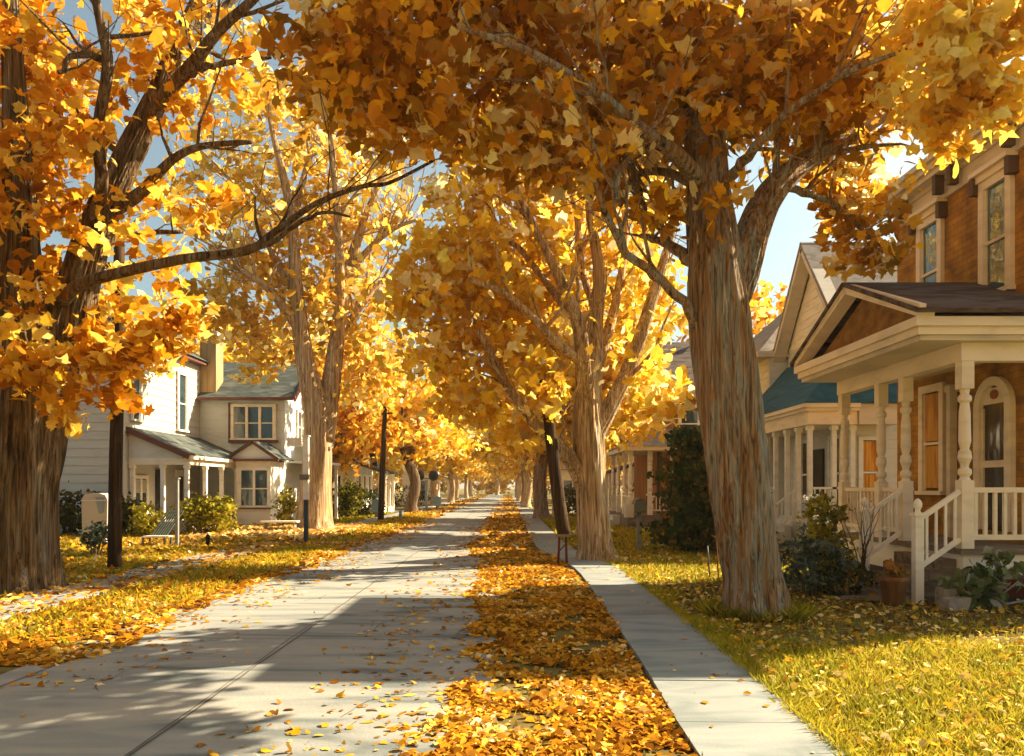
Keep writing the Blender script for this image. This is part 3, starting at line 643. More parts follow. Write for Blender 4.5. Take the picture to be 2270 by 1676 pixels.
# porch
FLZ, PTZ = .86, 3.74
PX, PY0, PY1 = 7.05, 12.3, 16.7
MB().box(6.93, XW, 12.18, 16.85, FLZ - .09, FLZ).build('porch_floor', M['plank'], R1)
mb = MB().box(7.0, XW, 12.25, 12.31, .32, FLZ - .09).box(7.0, 7.06, 12.312, 16.8, .32, FLZ - .09)
mb.box(7.0, XW, 12.24, 12.25, .55, .56)
mb.build('porch_skirt', M['white'], R1)
MB().box(7.1, XW, 12.35, 16.7, 0, .5).build('porch_gap_shade', M['door_dark'], R1)  # near-black box paints the shade in the gap under the skirt
for (x, y) in ((PX, PY0), (PX, 14.12), (PX, 15.05), (PX, PY1)):
    turned_post(R1, x, y, FLZ, PTZ, .19 if y == PY0 else .18, 'cream', 1.05)
plain_post(R1, 8.38, 15.05, FLZ, PTZ, .13, 'cream_grey')
# beam, soffit, cornice
MB().box(6.94, 7.16, 12.19, 16.81, PTZ, 4.02).box(7.162, XW, 12.2, 12.4, PTZ, 4.02).build('porch_beam', M['cream'], R1)
EX, EY0, EY1 = 6.1, 11.9, 17.0; MID = (EY0 + EY1) / 2
MB().box(EX + .12, XW, EY0 + .12, EY1 - .12, 4.022, 4.10).build('porch_soffit', M['cream_grey'], R1)
MB().box(EX + .06, XW, EY0 + .06, EY1 - .06, 4.102, 4.22).box(EX, XW, EY0, EY1, 4.222, 4.36).build('porch_cornice', M['cream'], R1)
RZ = 5.4; EZ = 4.36
MB().prism([(EX + .35, EY0 + .3, EZ + .002), (EX + .35, EY1 - .3, EZ + .002), (EX + .35, MID, RZ - .16)], (XW - EX - .36, 0, 0)).build('pediment', M['tympanum'], R1)
for ys in (EY0, EY1):
    s = 1 if ys == EY0 else -1
    mb = MB().bar((EX + .14, ys - s * .02, EZ + .06), (EX + .14, MID, RZ - .02), .26, .13, (0, 0, 1))
    mb.bar((EX + .04, ys - s * .1, EZ + .10), (EX + .04, MID, RZ + .05), .1, .12, (0, 0, 1))
    mb.build('rake_board', M['cream'], R1)
    MB().slab([(EX - .05, ys - s * .12, EZ + .1), (XW, ys - s * .12, EZ + .1), (XW, MID, RZ + .12), (EX - .05, MID, RZ + .12)], .07).build('porch_roof', M['shingle_brown'], R1)
# railings, steps, newels
railing(R1, (7.14, PY0), (XW, PY0), 1.76, 1.76, .73, 9, 'cream', .08, .05)
railing(R1, (PX, 14.22), (PX, 14.95), 1.76, 1.76, .73, 5, 'cream', .07)
railing(R1, (PX, 15.15), (PX, 16.6), 1.76, 1.76, .73, 9, 'cream', .07)
railing(R1, (7.15, PY1), (XW, PY1), 1.76, 1.76, .73, 8, 'cream', .07)
mb = MB()
for k in range(4): mb.box(6.2 + .19 * k, 6.99, 12.42, 13.98, .003 + .17 * k, .17 * (k + 1))
mb.build('porch_steps', M['plank'], R1)
for y in (12.26, 14.1):
    mb = MB().box(6.24, 6.37, y - .065, y + .065, -.02, 1.36).box(6.215, 6.395, y - .09, y + .09, 1.36, 1.41)
    mb.lathe(6.305, y, [(.05, 1.41), (.035, 1.45), (.06, 1.5), (.065, 1.55), (.045, 1.6), (.012, 1.63)], 12)
    mb.build('newel_post', M['white'], R1)
    railing(R1, (6.37, y), (6.95, y), 1.34, 1.74, .74, 4, 'white', .07)

# ================================================================ pale gabled house with blue porch roof
R2 = thing('gabled_house', 'pale house with steep white gable and deep blue porch roof beyond the brick house', 'house', (9.5, 25, 0))
sd = MB().box(9.5, 16, 22.0, 27.0, 0, 6.3)
sd.siding(Fr((9.5, 22.0, 0), (1, 0, 0), (0, -1, 0)), .1, 6.5, .2, 6.3, .24)
sd.siding(Fr((9.5, 22.0, 0), (0, 1, 0), (-1, 0, 0)), .1, 4.9, .2, 6.3, .24)
sd.box(9.46, 9.6, 21.96, 22.08, 0, 6.3)
sd.build('wall', M['siding_grey'], R2)
gz, gy = 9.15, 24.5
g = MB().prism([(9.48, 22.0, 6.302), (9.48, 27.0, 6.302), (9.48, gy, gz - .15)], (6.5, 0, 0))
sl = (gz - .15 - 6.3) / 2.5
g.siding(Fr((9.48, 22.0, 0), (0, 1, 0), (-1, 0, 0)), 0, 5, 6.35, gz - .2, .26, top=lambda z: ((z - 6.3) / sl, 5 - (z - 6.3) / sl))
g.build('gable', M['white'], R2)
for ys in (21.75, 27.25):
    s = 1 if ys < gy else -1; z0 = 6.3 - .25 * sl
    MB().bar((9.2, ys, z0), (9.2, gy, gz), .4, .24).build('rake_board', M['cream_grey'], R2)
    MB().slab([(8.98, ys - s * .1, z0 + .03), (16.2, ys - s * .1, z0 + .03), (16.2, gy, gz + .2), (8.98, gy, gz + .2)], .09).build('roof', M['shingle_grey'], R2)
# hip block behind
b = MB().box(8.9, 14, 27.1, 34, 0, 6.3); b.siding(Fr((8.9, 27.1, 0), (0, 1, 0), (-1, 0, 0)), .1, 6.9, .2, 6.3, .24); b.siding(Fr((8.9, 27.1, 0), (1, 0, 0), (0, -1, 0)), 0, .58, .2, 6.2, .24)
b.build('rear_wing', M['siding_grey'], R2)
h = MB(); cs = [(8.5, 26.95, 6.42), (14.4, 26.95, 6.42), (14.4, 34.4, 6.42), (8.5, 34.4, 6.42)]
h.add(cs + [(11.0, 29.5, 9.0), (11.2, 32, 9.0)], [(0, 1, 4), (1, 2, 5, 4), (2, 3, 5), (3, 0, 4, 5), (3, 2, 1, 0)]); h.build('hip_roof', M['shingle_grey'], R2)
MB().box(8.44, 14.45, 26.9, 34.45, 6.22, 6.41).build('eave', M['cream_grey'], R2)
window(R2, Fr((8.872, 31.6, 4.0), (0, -1, 0), (-1, 0, 0)), .8, 1.5, .12, 'white', 'glass_teal')
# porch
MB().box(8.05, 9.49, 21.5, 27, .72, .86).box(8.1, 9.45, 21.55, 26.9, 0, .72).build('porch_floor', M['white_cool'], R2)
pr = MB(); lo = [(7.9, 21.25, 4.06), (10.6, 21.25, 4.06), (10.6, 27.2, 4.06), (7.9, 27.2, 4.06)]; hi = [(9.46, 21.97, 5.85), (10.6, 21.97, 5.85), (10.6, 27.2, 5.85), (9.46, 27.2, 5.85)]
pr.add(lo + hi, [(0, 1, 5, 4), (3, 0, 4, 7), (2, 3, 7, 6), (4, 5, 6, 7), (3, 2, 1, 0)]); pr.build('porch_roof', M['shingle_blue'], R2)
MB().box(8.0, 9.42, 21.35, 27.1, 3.86, 4.055).box(7.92, 9.43, 21.27, 27.15, 3.95, 4.058).box(8.08, 9.40, 21.43, 27.0, 3.5, 3.86).build('porch_cornice', M['cream'], R2)
MB().box(9.421, 10.55, 21.36, 21.96, 3.5, 4.05).build('porch_return', M['cream_grey'], R2)
for (x, y) in ((8.2, 21.65), (8.2, 22.5), (8.2, 23.4), (8.2, 24.4), (8.2, 25.5), (8.2, 26.8), (8.85, 21.65), (9.35, 21.65)): plain_post(R2, x, y, .86, 3.5, .12, 'white_cool')
railing(R2, (8.25, 21.62), (9.4, 21.62), 1.78, 1.78, .72, 8, 'white_cool', .06)
railing(R2, (8.2, 24.5), (8.2, 26.7), 1.78, 1.78, .72, 12, 'white_cool', .06)
mb = MB()
for k in range(4): mb.box(7.25 + .2 * k, 8.04, 22.6, 24.2, .003 + .175 * k, .175 * (k + 1))
mb.build('porch_steps', M['siding_grey'], R2)
for y in (22.55, 24.25):
    plain_post(R2, 7.3, y, 0, 1.15, .1, 'white_cool', 'newel_post'); railing(R2, (7.35, y), (8.14, y), 1.12, 1.74, .7, 5, 'white_cool', .05)
FW2 = lambda y, z: Fr((9.47, y, z), (0, -1, 0), (-1, 0, 0))
window(R2, FW2(23.0, 1.3), .7, 1.9, .1, 'white_cool', 'glass_dark'); window(R2, FW2(25.6, 1.3), 1.0, 1.9, .1, 'white_cool', 'glass_dark', split=1)
dd = MB().box(-.45, .45, 0, .06, .0, 2.1, FW2(24.3, .86)).build('door', M['door_dark'], R2)
FS2 = lambda x, z: Fr((x, 21.97, z), (1, 0, 0), (0, -1, 0))
window(R2, FS2(10.0, 1.4), .5, 1.7, .1, 'white_cool', 'glass_dark', curtain='curtain_amber', label='narrow side window with amber curtain')

# ================================================================ brown boarded house behind the evergreen
R3 = thing('wooden_house', 'orange brown boarded house with grey roofed white porch behind the dark evergreen', 'house', (6.8, 38, 0))
MB().box(6.8, 12.6, 36, 43, 0, 6.0).build('wall', M['wood_orange'], R3)
for ys in (35.6, 43.4):
    s = 1 if ys < 39 else -1
    MB().slab([(6.2, ys, 5.9), (13, ys, 5.9), (13, 39.5, 9.0), (6.2, 39.5, 9.0)], .14).build('roof', M['shingle_brown'], R3)
MB().prism([(6.8, 36, 6.0), (6.8, 43, 6.0), (6.8, 39.5, 8.8)], (5.8, 0, 0)).build('gable', M['wood_orange'], R3)
MB().box(6.72, 6.86, 35.92, 36.06, 0, 6).build('corner_board', M['dark_soffit'], R3)
p = MB(); lo = [(5.0, 34.4, 3.6), (8.6, 34.4, 3.6), (8.6, 41, 3.6), (5.0, 41, 3.6)]; hi = [(6.6, 36, 4.45), (8.6, 36, 4.45), (8.6, 41, 4.45), (6.6, 41, 4.45)]
p.add(lo + hi, [(0, 1, 5, 4), (3, 0, 4, 7), (2, 3, 7, 6), (4, 5, 6, 7), (3, 2, 1, 0)]); p.build('porch_roof', M['shingle_grey'], R3)
MB().box(5.05, 8.55, 34.45, 40.9, 3.4, 3.598).build('porch_cornice', M['cream'], R3)
MB().box(5.2, 6.79, 34.6, 40.8, 0, .6).build('porch_floor', M['plank'], R3)
for (x, y) in ((5.35, 34.8), (6.2, 34.8), (7.2, 34.8), (5.35, 36.6), (5.35, 38.6), (5.35, 40.6)): turned_post(R3, x, y, .6, 3.4, .2, 'white', .8)
railing(R3, (5.35, 34.9), (5.35, 36.5), 1.4, 1.4, .6, 9, 'white', .06); railing(R3, (6.25, 34.8), (7.15, 34.8), 1.4, 1.4, .6, 6, 'white', .06)
MB().box(4.5, 5.19, 36.9, 38.3, .003, .3).box(4.85, 5.19, 36.9, 38.3, .3, .5).build('porch_steps', M['siding_grey'], R3)
window(R3, Fr((6.8, 38, 1.5), (0, -1, 0), (-1, 0, 0)), .9, 1.6, .12, 'white', 'glass_dark'); window(R3, Fr((6.8, 39.5, 4.0), (0, -1, 0), (-1, 0, 0)), .9, 1.4, .12, 'cream', 'glass_dark')
window(R3, Fr((8.2, 36, 4.0), (1, 0, 0), (0, -1, 0)), .8, 1.4, .12, 'cream', 'glass_teal')

# ================================================================ white house on the left
L1h = thing('white_house', 'large white clapboard house with teal shingle roofs and columned porch on the left', 'house', (-14, 36, 0))
fs_ = Fr((-21.5, 31.0, 0), (1, 0, 0), (0, -1, 0)); fe = Fr((-15.0, 31.0, 0), (0, 1, 0), (1, 0, 0))
mb = MB().box(-21.5, -15, 31, 39.2, 0, 7.7)
mb.siding(fs_, 0, 6.5, .3, 7.7, .34, .03); mb.siding(fe, 0, 7.7, .3, 7.7, .34, .03); mb.box(-15.1, -14.94, 30.94, 31.1, 0, 7.7)
mb.build('wall', M['siding_white'], L1h)
MB().box(-21.9, -14.6, 30.55, 39.6, 7.702, 7.85).build('eave', M['red_trim'], L1h)
r = MB(); cs = [(-22, 30.45, 7.855), (-14.5, 30.45, 7.855), (-14.5, 39.7, 7.855), (-22, 39.7, 7.855)]
r.add(cs + [(-18.2, 34, 10.2), (-18.2, 36.4, 10.2)], [(0, 1, 4), (1, 2, 5, 4), (2, 3, 5), (3, 0, 4, 5), (3, 2, 1, 0)]); r.build('roof', M['shingle_teal'], L1h)
ch = MB().box(-14.98, -14.2, 38.72, 39.7, 6.0, 9.1).build('chimney', M['chimney'], L1h)
MB().box(-15.05, -14.1, 38.62, 39.8, 9.1, 9.3).box(-15.0, -14.15, 38.67, 39.75, 9.3, 9.42).build('chimney_cap', M['cream_grey'], ch)
FE = lambda y, z: Fr((-14.962, y, z), (0, 1, 0), (1, 0, 0))
window(L1h, FE(32.0, 4.55), .62, 1.75, .12, 'white', 'glass_teal', .08); window(L1h, FE(36.5, 4.45), .8, 2.5, .14, 'white', 'glass_teal', .08)
# street wing
mb = MB().box(-14.99, -10.9, 38.7, 44.6, 0, 6.2)
mb.siding(Fr((-14.95, 38.7, 0), (1, 0, 0), (0, -1, 0)), 0, 4.0, .3, 6.2, .22); mb.siding(Fr((-10.9, 38.7, 0), (0, 1, 0), (1, 0, 0)), 0, 5.9, .3, 6.2, .22)
mb.box(-11.0, -10.84, 38.64, 38.8, 0, 6.2)
mb.build('wing_wall', M['siding_grey'], L1h)
wz, wy = 8.35, 41.65
MB().prism([(-10.9, 38.7, 6.2), (-10.9, 44.6, 6.2), (-10.9, wy, wz - .2)], (-4.1, 0, 0)).build('wing_gable', M['white'], L1h)
for ys in (38.25, 45.05):
    s = 1 if ys < wy else -1
    MB().slab([(-15.2, ys, 6.12), (-10.3, ys, 6.12), (-10.3, wy, wz), (-15.2, wy, wz)], .1).build('wing_roof', M['shingle_teal'], L1h)
    MB().bar((-10.25, ys - s * .03, 6.02), (-10.25, wy, wz - .07), .08, .26).build('rake_board', M['red_trim'], L1h)
MB().box(-14.9, -10.3, 38.18, 38.24, 5.98, 6.13).build('gutter', M['red_trim'], L1h)
f = window(L1h, Fr((-12.35, 38.66, 4.2), (1, 0, 0), (0, -1, 0)), 1.9, 1.5, .14, 'cream', 'glass_teal', .1, split=2, label='triple window with red brown surround')
MB().box(-1.2, 1.2, .02, .13, -.24, -.105, Fr((-12.35, 38.66, 4.2), (1, 0, 0), (0, -1, 0))).box(-1.2, -1.1, .02, .115, -.1, 1.7, Fr((-12.35, 38.66, 4.2), (1, 0, 0), (0, -1, 0))).build('surround', M['red_trim'], f)
window(L1h, Fr((-10.872, 41.6, 4.2), (0, 1, 0), (1, 0, 0)), 1.2, 1.5, .12, 'white', 'glass_teal', .1, split=1)
# shed porch along the lit wall
EXp, EZp = -12.5, 3.12
MB().slab([(-15.0, 31.25, 4.2), (-15.0, 38.7, 4.2), (EXp, 38.7, EZp), (EXp, 31.25, EZp)], .1).build('porch_roof', M['shingle_teal'], L1h)
MB().bar((-15.0, 31.22, 4.09), (EXp, 31.22, EZp - .1), .06, .22).build('rake_board', M['red_trim'], L1h)
MB().box(EXp - .06, EXp + .05, 31.25, 38.6, EZp - .2, EZp - .06).build('gutter', M['cream'], L1h)
MB().prism([(-14.97, 31.42, 2.95), (-12.85, 31.42, 2.95), (-12.85, 31.42, 3.05), (-14.97, 31.42, 3.95)], (0, .08, 0)).build('shed_end', M['siding_grey'], L1h)
MB().box(-14.96, -12.6, 31.38, 31.56, 2.7, 2.95).box(-12.8, -12.6, 31.565, 38.6, 2.7, 2.95).build('porch_beam', M['cream'], L1h)
MB().box(-14.97, -12.5, 31.4, 38.65, 0, .45).build('porch_floor', M['cream_grey'], L1h)
for (x, y) in ((-13.65, 31.5), (-12.7, 31.5), (-12.7, 33.4), (-12.7, 35.3), (-12.7, 37.2), (-14.85, 31.5)): plain_post(L1h, x, y, .45, 2.7, .15, 'white')
window(L1h, FE(32.4, .95), 1.0, 1.2, .14, 'cream', 'glass_teal', .06, split=1, rail=False, upper='blind')
d = MB().box(-.42, .42, 0, .06, 0, 2.1, FE(34.2, .45)).build('door', M['door_dark'], L1h)
d = MB().box(-.5, .5, 0, .05, 0, 2.15, FE(36.3, .45)).build('door', M['cream'], L1h); MB().box(-.22, .22, .05, .07, .75, 1.85, FE(36.3, .45)).build('door_pane', M['glass_dark'], d)
# little bay with pediment
mb = MB().box(-12.45, -10.85, 36.4, 38.66, 0, 3.0); mb.siding(Fr((-12.45, 36.4, 0), (1, 0, 0), (0, -1, 0)), 0, 1.6, .05, .85, .2)
mb.build('bay', M['white'], L1h)
FB = Fr((-11.6, 36.4, .98), (1, 0, 0), (0, -1, 0))
f = window(L1h, FB, 1.25, 1.6, .12, 'white', 'glass_teal', .06, split=1, label='wide bay window with red sill'); MB().box(-.85, .85, .02, .2, -.16, -.105, FB).build('sill_board', M['red_trim'], f)
MB().prism([(-12.75, 36.15, 3.1), (-10.5, 36.15, 3.1), (-11.6, 36.15, 3.78)], (0, 2.5, 0)).build('bay_gable', M['siding_grey'], L1h)
for xs in (-12.85, -10.4):
    MB().bar((xs, 36.08, 3.05), (-11.6, 36.08, 3.87), .14, .13, (0, 1, 0)).build('bay_rake', M['red_trim'], L1h)
    MB().slab([(xs, 36.0, 3.12), (xs, 38.7, 3.12), (-11.6, 38.7, 3.93), (-11.6, 36.0, 3.93)], .06).build('bay_roof', M['shingle_teal'], L1h)
MB().box(-12.85, -10.4, 36.02, 36.14, 2.98, 3.095).build('bay_cornice', M['red_trim'], L1h)
# side porch towards the street
MB().box(-10.84, -9.3, 39.3, 44.2, 3.0, 3.12).build('side_porch_roof', M['siding_grey'], L1h)
for y in (39.5, 41.8, 44.0): plain_post(L1h, -9.5, y, 0, 3.0, .15, 'white')
MB().box(-10.88, -9.4, 40.6, 42.8, 3.9, 4.0).box(-9.46, -9.4, 40.6, 42.8, 4.0, 4.8).build('balcony', M['white'], L1h)

# ================================================================ houses further off
def far_house(name, label, x0, x1, y0, y1, h, rh, wm, rm, side, porch=True):
    o = thing(name, label, 'house', ((x0 + x1) / 2, (y0 + y1) / 2, 0)); xf = x0 if side < 0 else x1
    MB().box(x0, x1, y0, y1, 0, h).build('wall', M[wm], o); ym = (y0 + y1) / 2
    MB().prism([(x0, y0, h), (x0, y1, h), (x0, ym, h + rh - .15)], (x1 - x0, 0, 0)).build('gable', M[wm], o)
    for ys in (y0 - .35, y1 + .35): MB().slab([(x0 - .4, ys, h - .1), (x1 + .4, ys, h - .1), (x1 + .4, ym, h + rh), (x0 - .4, ym, h + rh)], .12).build('roof', M[rm], o)
    fx = lambda y, z: Fr((xf, y, z), (0, 1, 0), (side, 0, 0)); fy = lambda x, z: Fr((x, y0, z), (1, 0, 0), (0, -1, 0))
    for y in (y0 + 1.5, ym, y1 - 1.5):
        for z in (1.2,) + ((4.0,) if h > 5 else ()): window(o, fx(y, z), .9, 1.4, .12, 'white', 'glass_dark', rail=False)
    for x in (x0 + 1.4, x1 - 1.4):
        for z in (1.2,) + ((4.0,) if h > 5 else ()): window(o, fy(x, z), .9, 1.4, .12, 'white', 'glass_dark', rail=False)
    if porch:
        xa, xb = sorted((xf, xf + side * 1.7))
        MB().slab([(xf, y0 + .2, 3.5), (xf, y1 - .2, 3.5), (xf + side * 1.9, y1 - .2, 2.9), (xf + side * 1.9, y0 + .2, 2.9)], .15).build('porch_roof', M[rm], o)
        MB().box(xa, xb, y0 + .3, y1 - .3, 0, .4).build('porch_floor', M['cream'], o)
        for k in range(4): plain_post(o, xf + side * 1.6, y0 + .5 + k * (y1 - y0 - 1) / 3, .4, 2.85, .2, 'white')
    return o
far_house('cottage', 'white porched cottage in deep shade right of the golden maple trunk', 8.6, 14, 50, 57, 5.6, 2.4, 'white', 'shingle_brown', -1)
far_house('cottage', 'small grey cottage with blue grey roof behind the slim bare pole', -16, -10.2, 53, 60, 3.4, 2.2, 'siding_grey', 'shingle_teal', 1)
far_house('cottage', 'white cottage on the left past the crossing street', -13, -9, 98, 105, 4.2, 2.2, 'white', 'shingle_grey', 1)
far_house('cottage', 'tiny white cottage far down the right row', 5.5, 10, 92, 99, 4.0, 2.2, 'white', 'shingle_grey', -1)
# ---------------------------------------------------------------- ground, street, walks
def sheet(name, pts, z, mat, kind='structure'):
    me = bpy.data.meshes.new(name); me.from_pydata([(x, y, z) for x, y in pts], [], [tuple(range(len(pts)))]); me.update()
    return tag(finish(name, me, mat), kind=kind)
sheet('ground', [(-900, -60), (900, -60), (900, 2500), (-900, 2500)], 0, M['soil'])
LAB = {1: 'dense amber leaf litter covering the near strip between road and sidewalk', 2: 'leaf litter on the strip beyond the leaning pole', 3: 'loose leaves spilling onto the right half of the road', 4: 'gold leaf litter on the near left verge', 5: 'leaf litter on the left verge beyond the signpost', 6: 'loose leaves spilling onto the left road edge', 7: 'pale leaves scattered on the near right lawn', 8: 'leaves scattered on the lawn before the evergreen', 9: 'leaves scattered over the left lawn', 10: 'few stray leaves on the open road', 11: 'deep pale gold leaves before the bay window', 12: 'few stray leaves on the right sidewalk', 13: 'leaves lying over the left sidewalk', 14: 'dark brown leaves on the shaded soil round the big maple', 16: 'far leaf litter right of the road', 17: 'far leaf litter left of the road',
       21: 'sunlit yellow green grass of the near right lawn', 22: 'grass of the right lawn behind the big maple', 23: 'far grass right of the sidewalk', 24: 'grass of the near left lawn', 25: 'far grass left of the road', 26: 'sparse grass in the right leaf strip', 27: 'grass creeping over the right sidewalk edge', 28: 'grass tufts round the foot of the big maple'}
RL, RR = -4.85, -.15
ys = [-20, 0, 6, 9, 12, 16, 20, 28, 40, 56]
jl = [rnd.uniform(-.08, .08) for _ in ys]
sheet('road', [(RR, y) for y in (-20, 56)] + [(RR, 56), (RR, 200)] [1:] + [(RL, 200)] + [(RL, 56), (RL, -20)], .012, M['road'])
sheet('cross_street', [(-60, 58), (60, 58), (60, 63), (-60, 63)], .016, M['road'])
# centre seam and slab joints, gutter seam: thin tarred strips
mb = MB()
def strip(pts, w, z=.0165):
    for (x0, y0), (x1, y1) in zip(pts[:-1], pts[1:]):
        d = Vector((x1 - x0, y1 - y0, 0)).normalized(); nn = Vector((-d.y, d.x, 0)) * w / 2
        a, b = Vector((x0, y0, z)), Vector((x1, y1, z)); mb.add([a - nn, b - nn, b + nn, a + nn], [(0, 1, 2, 3)])
def wob(x, y0, y1, st, a): 
    n = int((y1 - y0) / st); return [(x + rnd.uniform(-a, a), y0 + (y1 - y0) * k / n) for k in range(n + 1)]
strip(wob(-2.52, -5, 57, .5, .012), .022); strip(wob(-2.56, 4, 12, .5, .018), .012, .0170); strip(wob(-4.55, -5, 57, .6, .012), .018)
for y in (9.4, 15.2, 17.4, 21.5, 27, 33, 39): strip([(RL + .3, y + .1), (-2.52, y), (-.9, y - .05)], .014, .0175)
for (x, y, a, n) in [(-1.3, 6.2, .2, 9), (-3.6, 7.0, .1, 12), (-1.7, 9.5, -.15, 10), (-3.2, 12.5, .25, 9), (-1.2, 14.0, .1, 8), (-3.9, 16.5, -.1, 9), (-2.0, 11.0, .9, 7)]:
    pts = [(x, y)]
    for k in range(n): a += rnd.gauss(0, .35); pts.append((pts[-1][0] + math.sin(a) * .16, pts[-1][1] + math.cos(a) * .16))
    strip(pts, .007, .0172)
tag(mb.build('road_seams', M['joint']), kind='structure')
# sidewalks as separate slabs with open joints
def walk(name, cl, w, slab, z=.045, gap=.014):
    mb = MB(); L = [Vector((x, y, 0)) for x, y in cl]; d = [0]
    for a, b in zip(L[:-1], L[1:]): d.append(d[-1] + (b - a).length)
    def at(s):
        for i in range(len(L) - 1):
            if s <= d[i + 1]: t = (s - d[i]) / (d[i + 1] - d[i]); return L[i].lerp(L[i + 1], t), (L[i + 1] - L[i]).normalized()
        return L[-1], (L[-1] - L[-2]).normalized()
    s = 0
    while s < d[-1] - slab:
        vs = []; dz = rnd.uniform(-.006, .006)
        for zz in (-.05, z + dz):
            for q in (s + gap, s + slab):
                p, t = at(q); nn = Vector((t.y, -t.x, 0)) * w / 2
                vs += [p - nn + Vector((0, 0, zz)), p + nn + Vector((0, 0, zz))]
        mb.hexa(vs); s += slab
    return tag(mb.build(name, M['walk']), kind='structure')
walk('sidewalk', [(1.74, -3), (1.74, 5.3), (1.84, 8), (1.95, 14), (1.98, 17), (1.75, 20), (1.35, 23), (1.3, 27), (1.3, 56)], .98, 1.28)
walk('sidewalk', [(1.3, 63.5), (1.3, 190)], .98, 2.5)
walk('sidewalk', [(-7.2, 63.5), (-7.2, 190)], 1.0, 2.5)
walk('sidewalk', [(-7.35, -3), (-7.35, 14), (-7.6, 18), (-7.5, 26), (-7.2, 34), (-7.2, 56)], 1.0, 1.4)
sheet('front_path', [(-12.3, 24.6), (-7.9, 24.2), (-7.9, 25.3), (-12.3, 25.8)], .03, M['walk'])
sheet('driveway', [(-7.0, 25.2), (-4.7, 24.2), (-4.7, 27.8), (-7.0, 26.8)], .028, M['walk'])
sheet('driveway', [(-.3, 30.5), (1.0, 30.8), (1.0, 33), (-.3, 33.6)], .028, M['walk'])

# ---------------------------------------------------------------- fallen leaves and grass
rngG = np.random.default_rng(77)
LITTER = [(.30, .12, .012), (.48, .22, .014), (.62, .33, .03), (.74, .48, .10), (.80, .64, .32), (.22, .085, .01), (.55, .26, .015)]
def edge_noise(y, seed, a):
    return a * (np.sin(y * 1.7 + seed) * .5 + np.sin(y * .63 + seed * 2.1) + .6 * np.sin(y * 4.1 + seed * .7))
def litter(name, n, xf, yr, size, seed, tmpl=OVAL, zoff=.02, pal=LITTER, power=1.0, grow=.012, hgt=.03, gap=0.0):
    rng = np.random.default_rng(seed); y = yr[0] + (yr[1] - yr[0]) * rng.random(n) ** power
    x = xf(rng.random(n), y, rng)
    if gap:
        q = np.sin(x * 4.1 + 1.7 * np.sin(y * 2.3 + seed)) * np.sin(y * 3.3 + 1.2 * np.sin(x * 3.1)) + .5 * np.sin(x * 9.7 + y * 7.1) * np.sin(y * 11.3 - x * 5)
        ok = rng.random(n) > gap * (q > .25) * np.clip(q * 1.6, 0, 1); x, y = x[ok], y[ok]; n = len(x)
    sz = size * (.45 + 1.0 * rng.random(n) ** 1.3) * 1.15 * (1 + grow * (y - 5) * 3)
    z = zoff + hgt * rng.random(n) ** 2
    cen = np.stack([x, y, z], 1); pa = np.array(pal)
    patch = .5 + .5 * np.sin(x * 2.3 + 1.3 * np.sin(y * 1.9)) * np.sin(y * 2.9 + x)
    idx = np.clip((.55 * rng.random(n) + .45 * patch + .1 * rng.normal(size=n)) * len(pa), 0, len(pa) - 1e-3).astype(int)
    perm = np.array([5, 0, 1, 6, 2, 3, 4]) if len(pa) == 7 else np.arange(len(pa))
    col = pa[perm[idx]] * (1 + .15 * rng.normal(size=(n, 1)))
    V = leaf_verts(cen, sz, tmpl, rng, up=2.3, cup=.9); V[:, 2] = np.maximum(V[:, 2], zoff - .008)
    return tag(finish(name, ngon_mesh(name, V, len(tmpl), col.clip(.004, .9)), M['litter'], origin=(0, 0, 0)), LAB[seed], 'leaves', kind='stuff')
def xr(u, y, rng): return -.42 + edge_noise(y, 1.0, .16) + (1.72 + .25 * (y > 8) - .0 + .42) * u ** .9 - .1
litter('fallen_leaves', 23000, lambda u, y, r: -.5 + edge_noise(y, 1, .13) + (1.74 + np.clip((y - 5) * .03, 0, .2) - edge_noise(y, 1, .13) + edge_noise(y, 9, .03)) * u, (4.6, 17), .062, 1, power=1.35, gap=.95)
litter('fallen_leaves', 11000, lambda u, y, r: -.7 + edge_noise(y, 1, .18) + 1.9 * u - .35 * np.clip((y - 18) / 5, 0, 1), (17, 50), .075, 2, power=1.5, gap=.8)
litter('fallen_leaves', 1700, lambda u, y, r: -.45 - 1.5 * u ** 2.2 + edge_noise(y, 1, .12), (4.6, 40), .058, 3, power=1.6, zoff=.026, hgt=.006)
litter('fallen_leaves', 3200, lambda u, y, r: -.9 + edge_noise(y, 1, .3) + 1.7 * u, (50, 190), .22, 16, tmpl=SMALL, grow=0, power=1.4)
litter('fallen_leaves', 3600, lambda u, y, r: -6.7 + edge_noise(y, 4, .3) + 2.4 * u, (56, 190), .22, 17, tmpl=SMALL, grow=0, power=1.4)
litter('fallen_leaves', 16000, lambda u, y, r: -6.75 + 2.25 * u + edge_noise(y, 4, .13), (8, 30), .075, 4, power=1.3, gap=.9)
litter('fallen_leaves', 7000, lambda u, y, r: -6.7 + 2.3 * u + edge_noise(y, 4, .2), (30, 56), .09, 5, power=1.3)
litter('fallen_leaves', 1500, lambda u, y, r: -4.6 + 1.3 * u ** 2.2 + edge_noise(y, 4, .12), (7, 40), .06, 6, zoff=.026, hgt=.006)
litter('fallen_leaves', 6500, lambda u, y, r: 2.35 + 8 * u ** 1.1, (5.0, 22), .055, 7, power=1.4, pal=[(.62, .36, .03), (.74, .50, .10), (.80, .62, .26), (.60, .40, .05), (.55, .27, .015), (.66, .42, .04)], zoff=.05, hgt=.05)
litter('fallen_leaves', 3500, lambda u, y, r: 1.9 + 8 * u, (19.5, 40), .07, 8, zoff=.04, hgt=.04)
litter('fallen_leaves', 2600, lambda u, y, r: -8 + 1.2 * u, (9, 34), .08, 13, zoff=.055, hgt=.01)
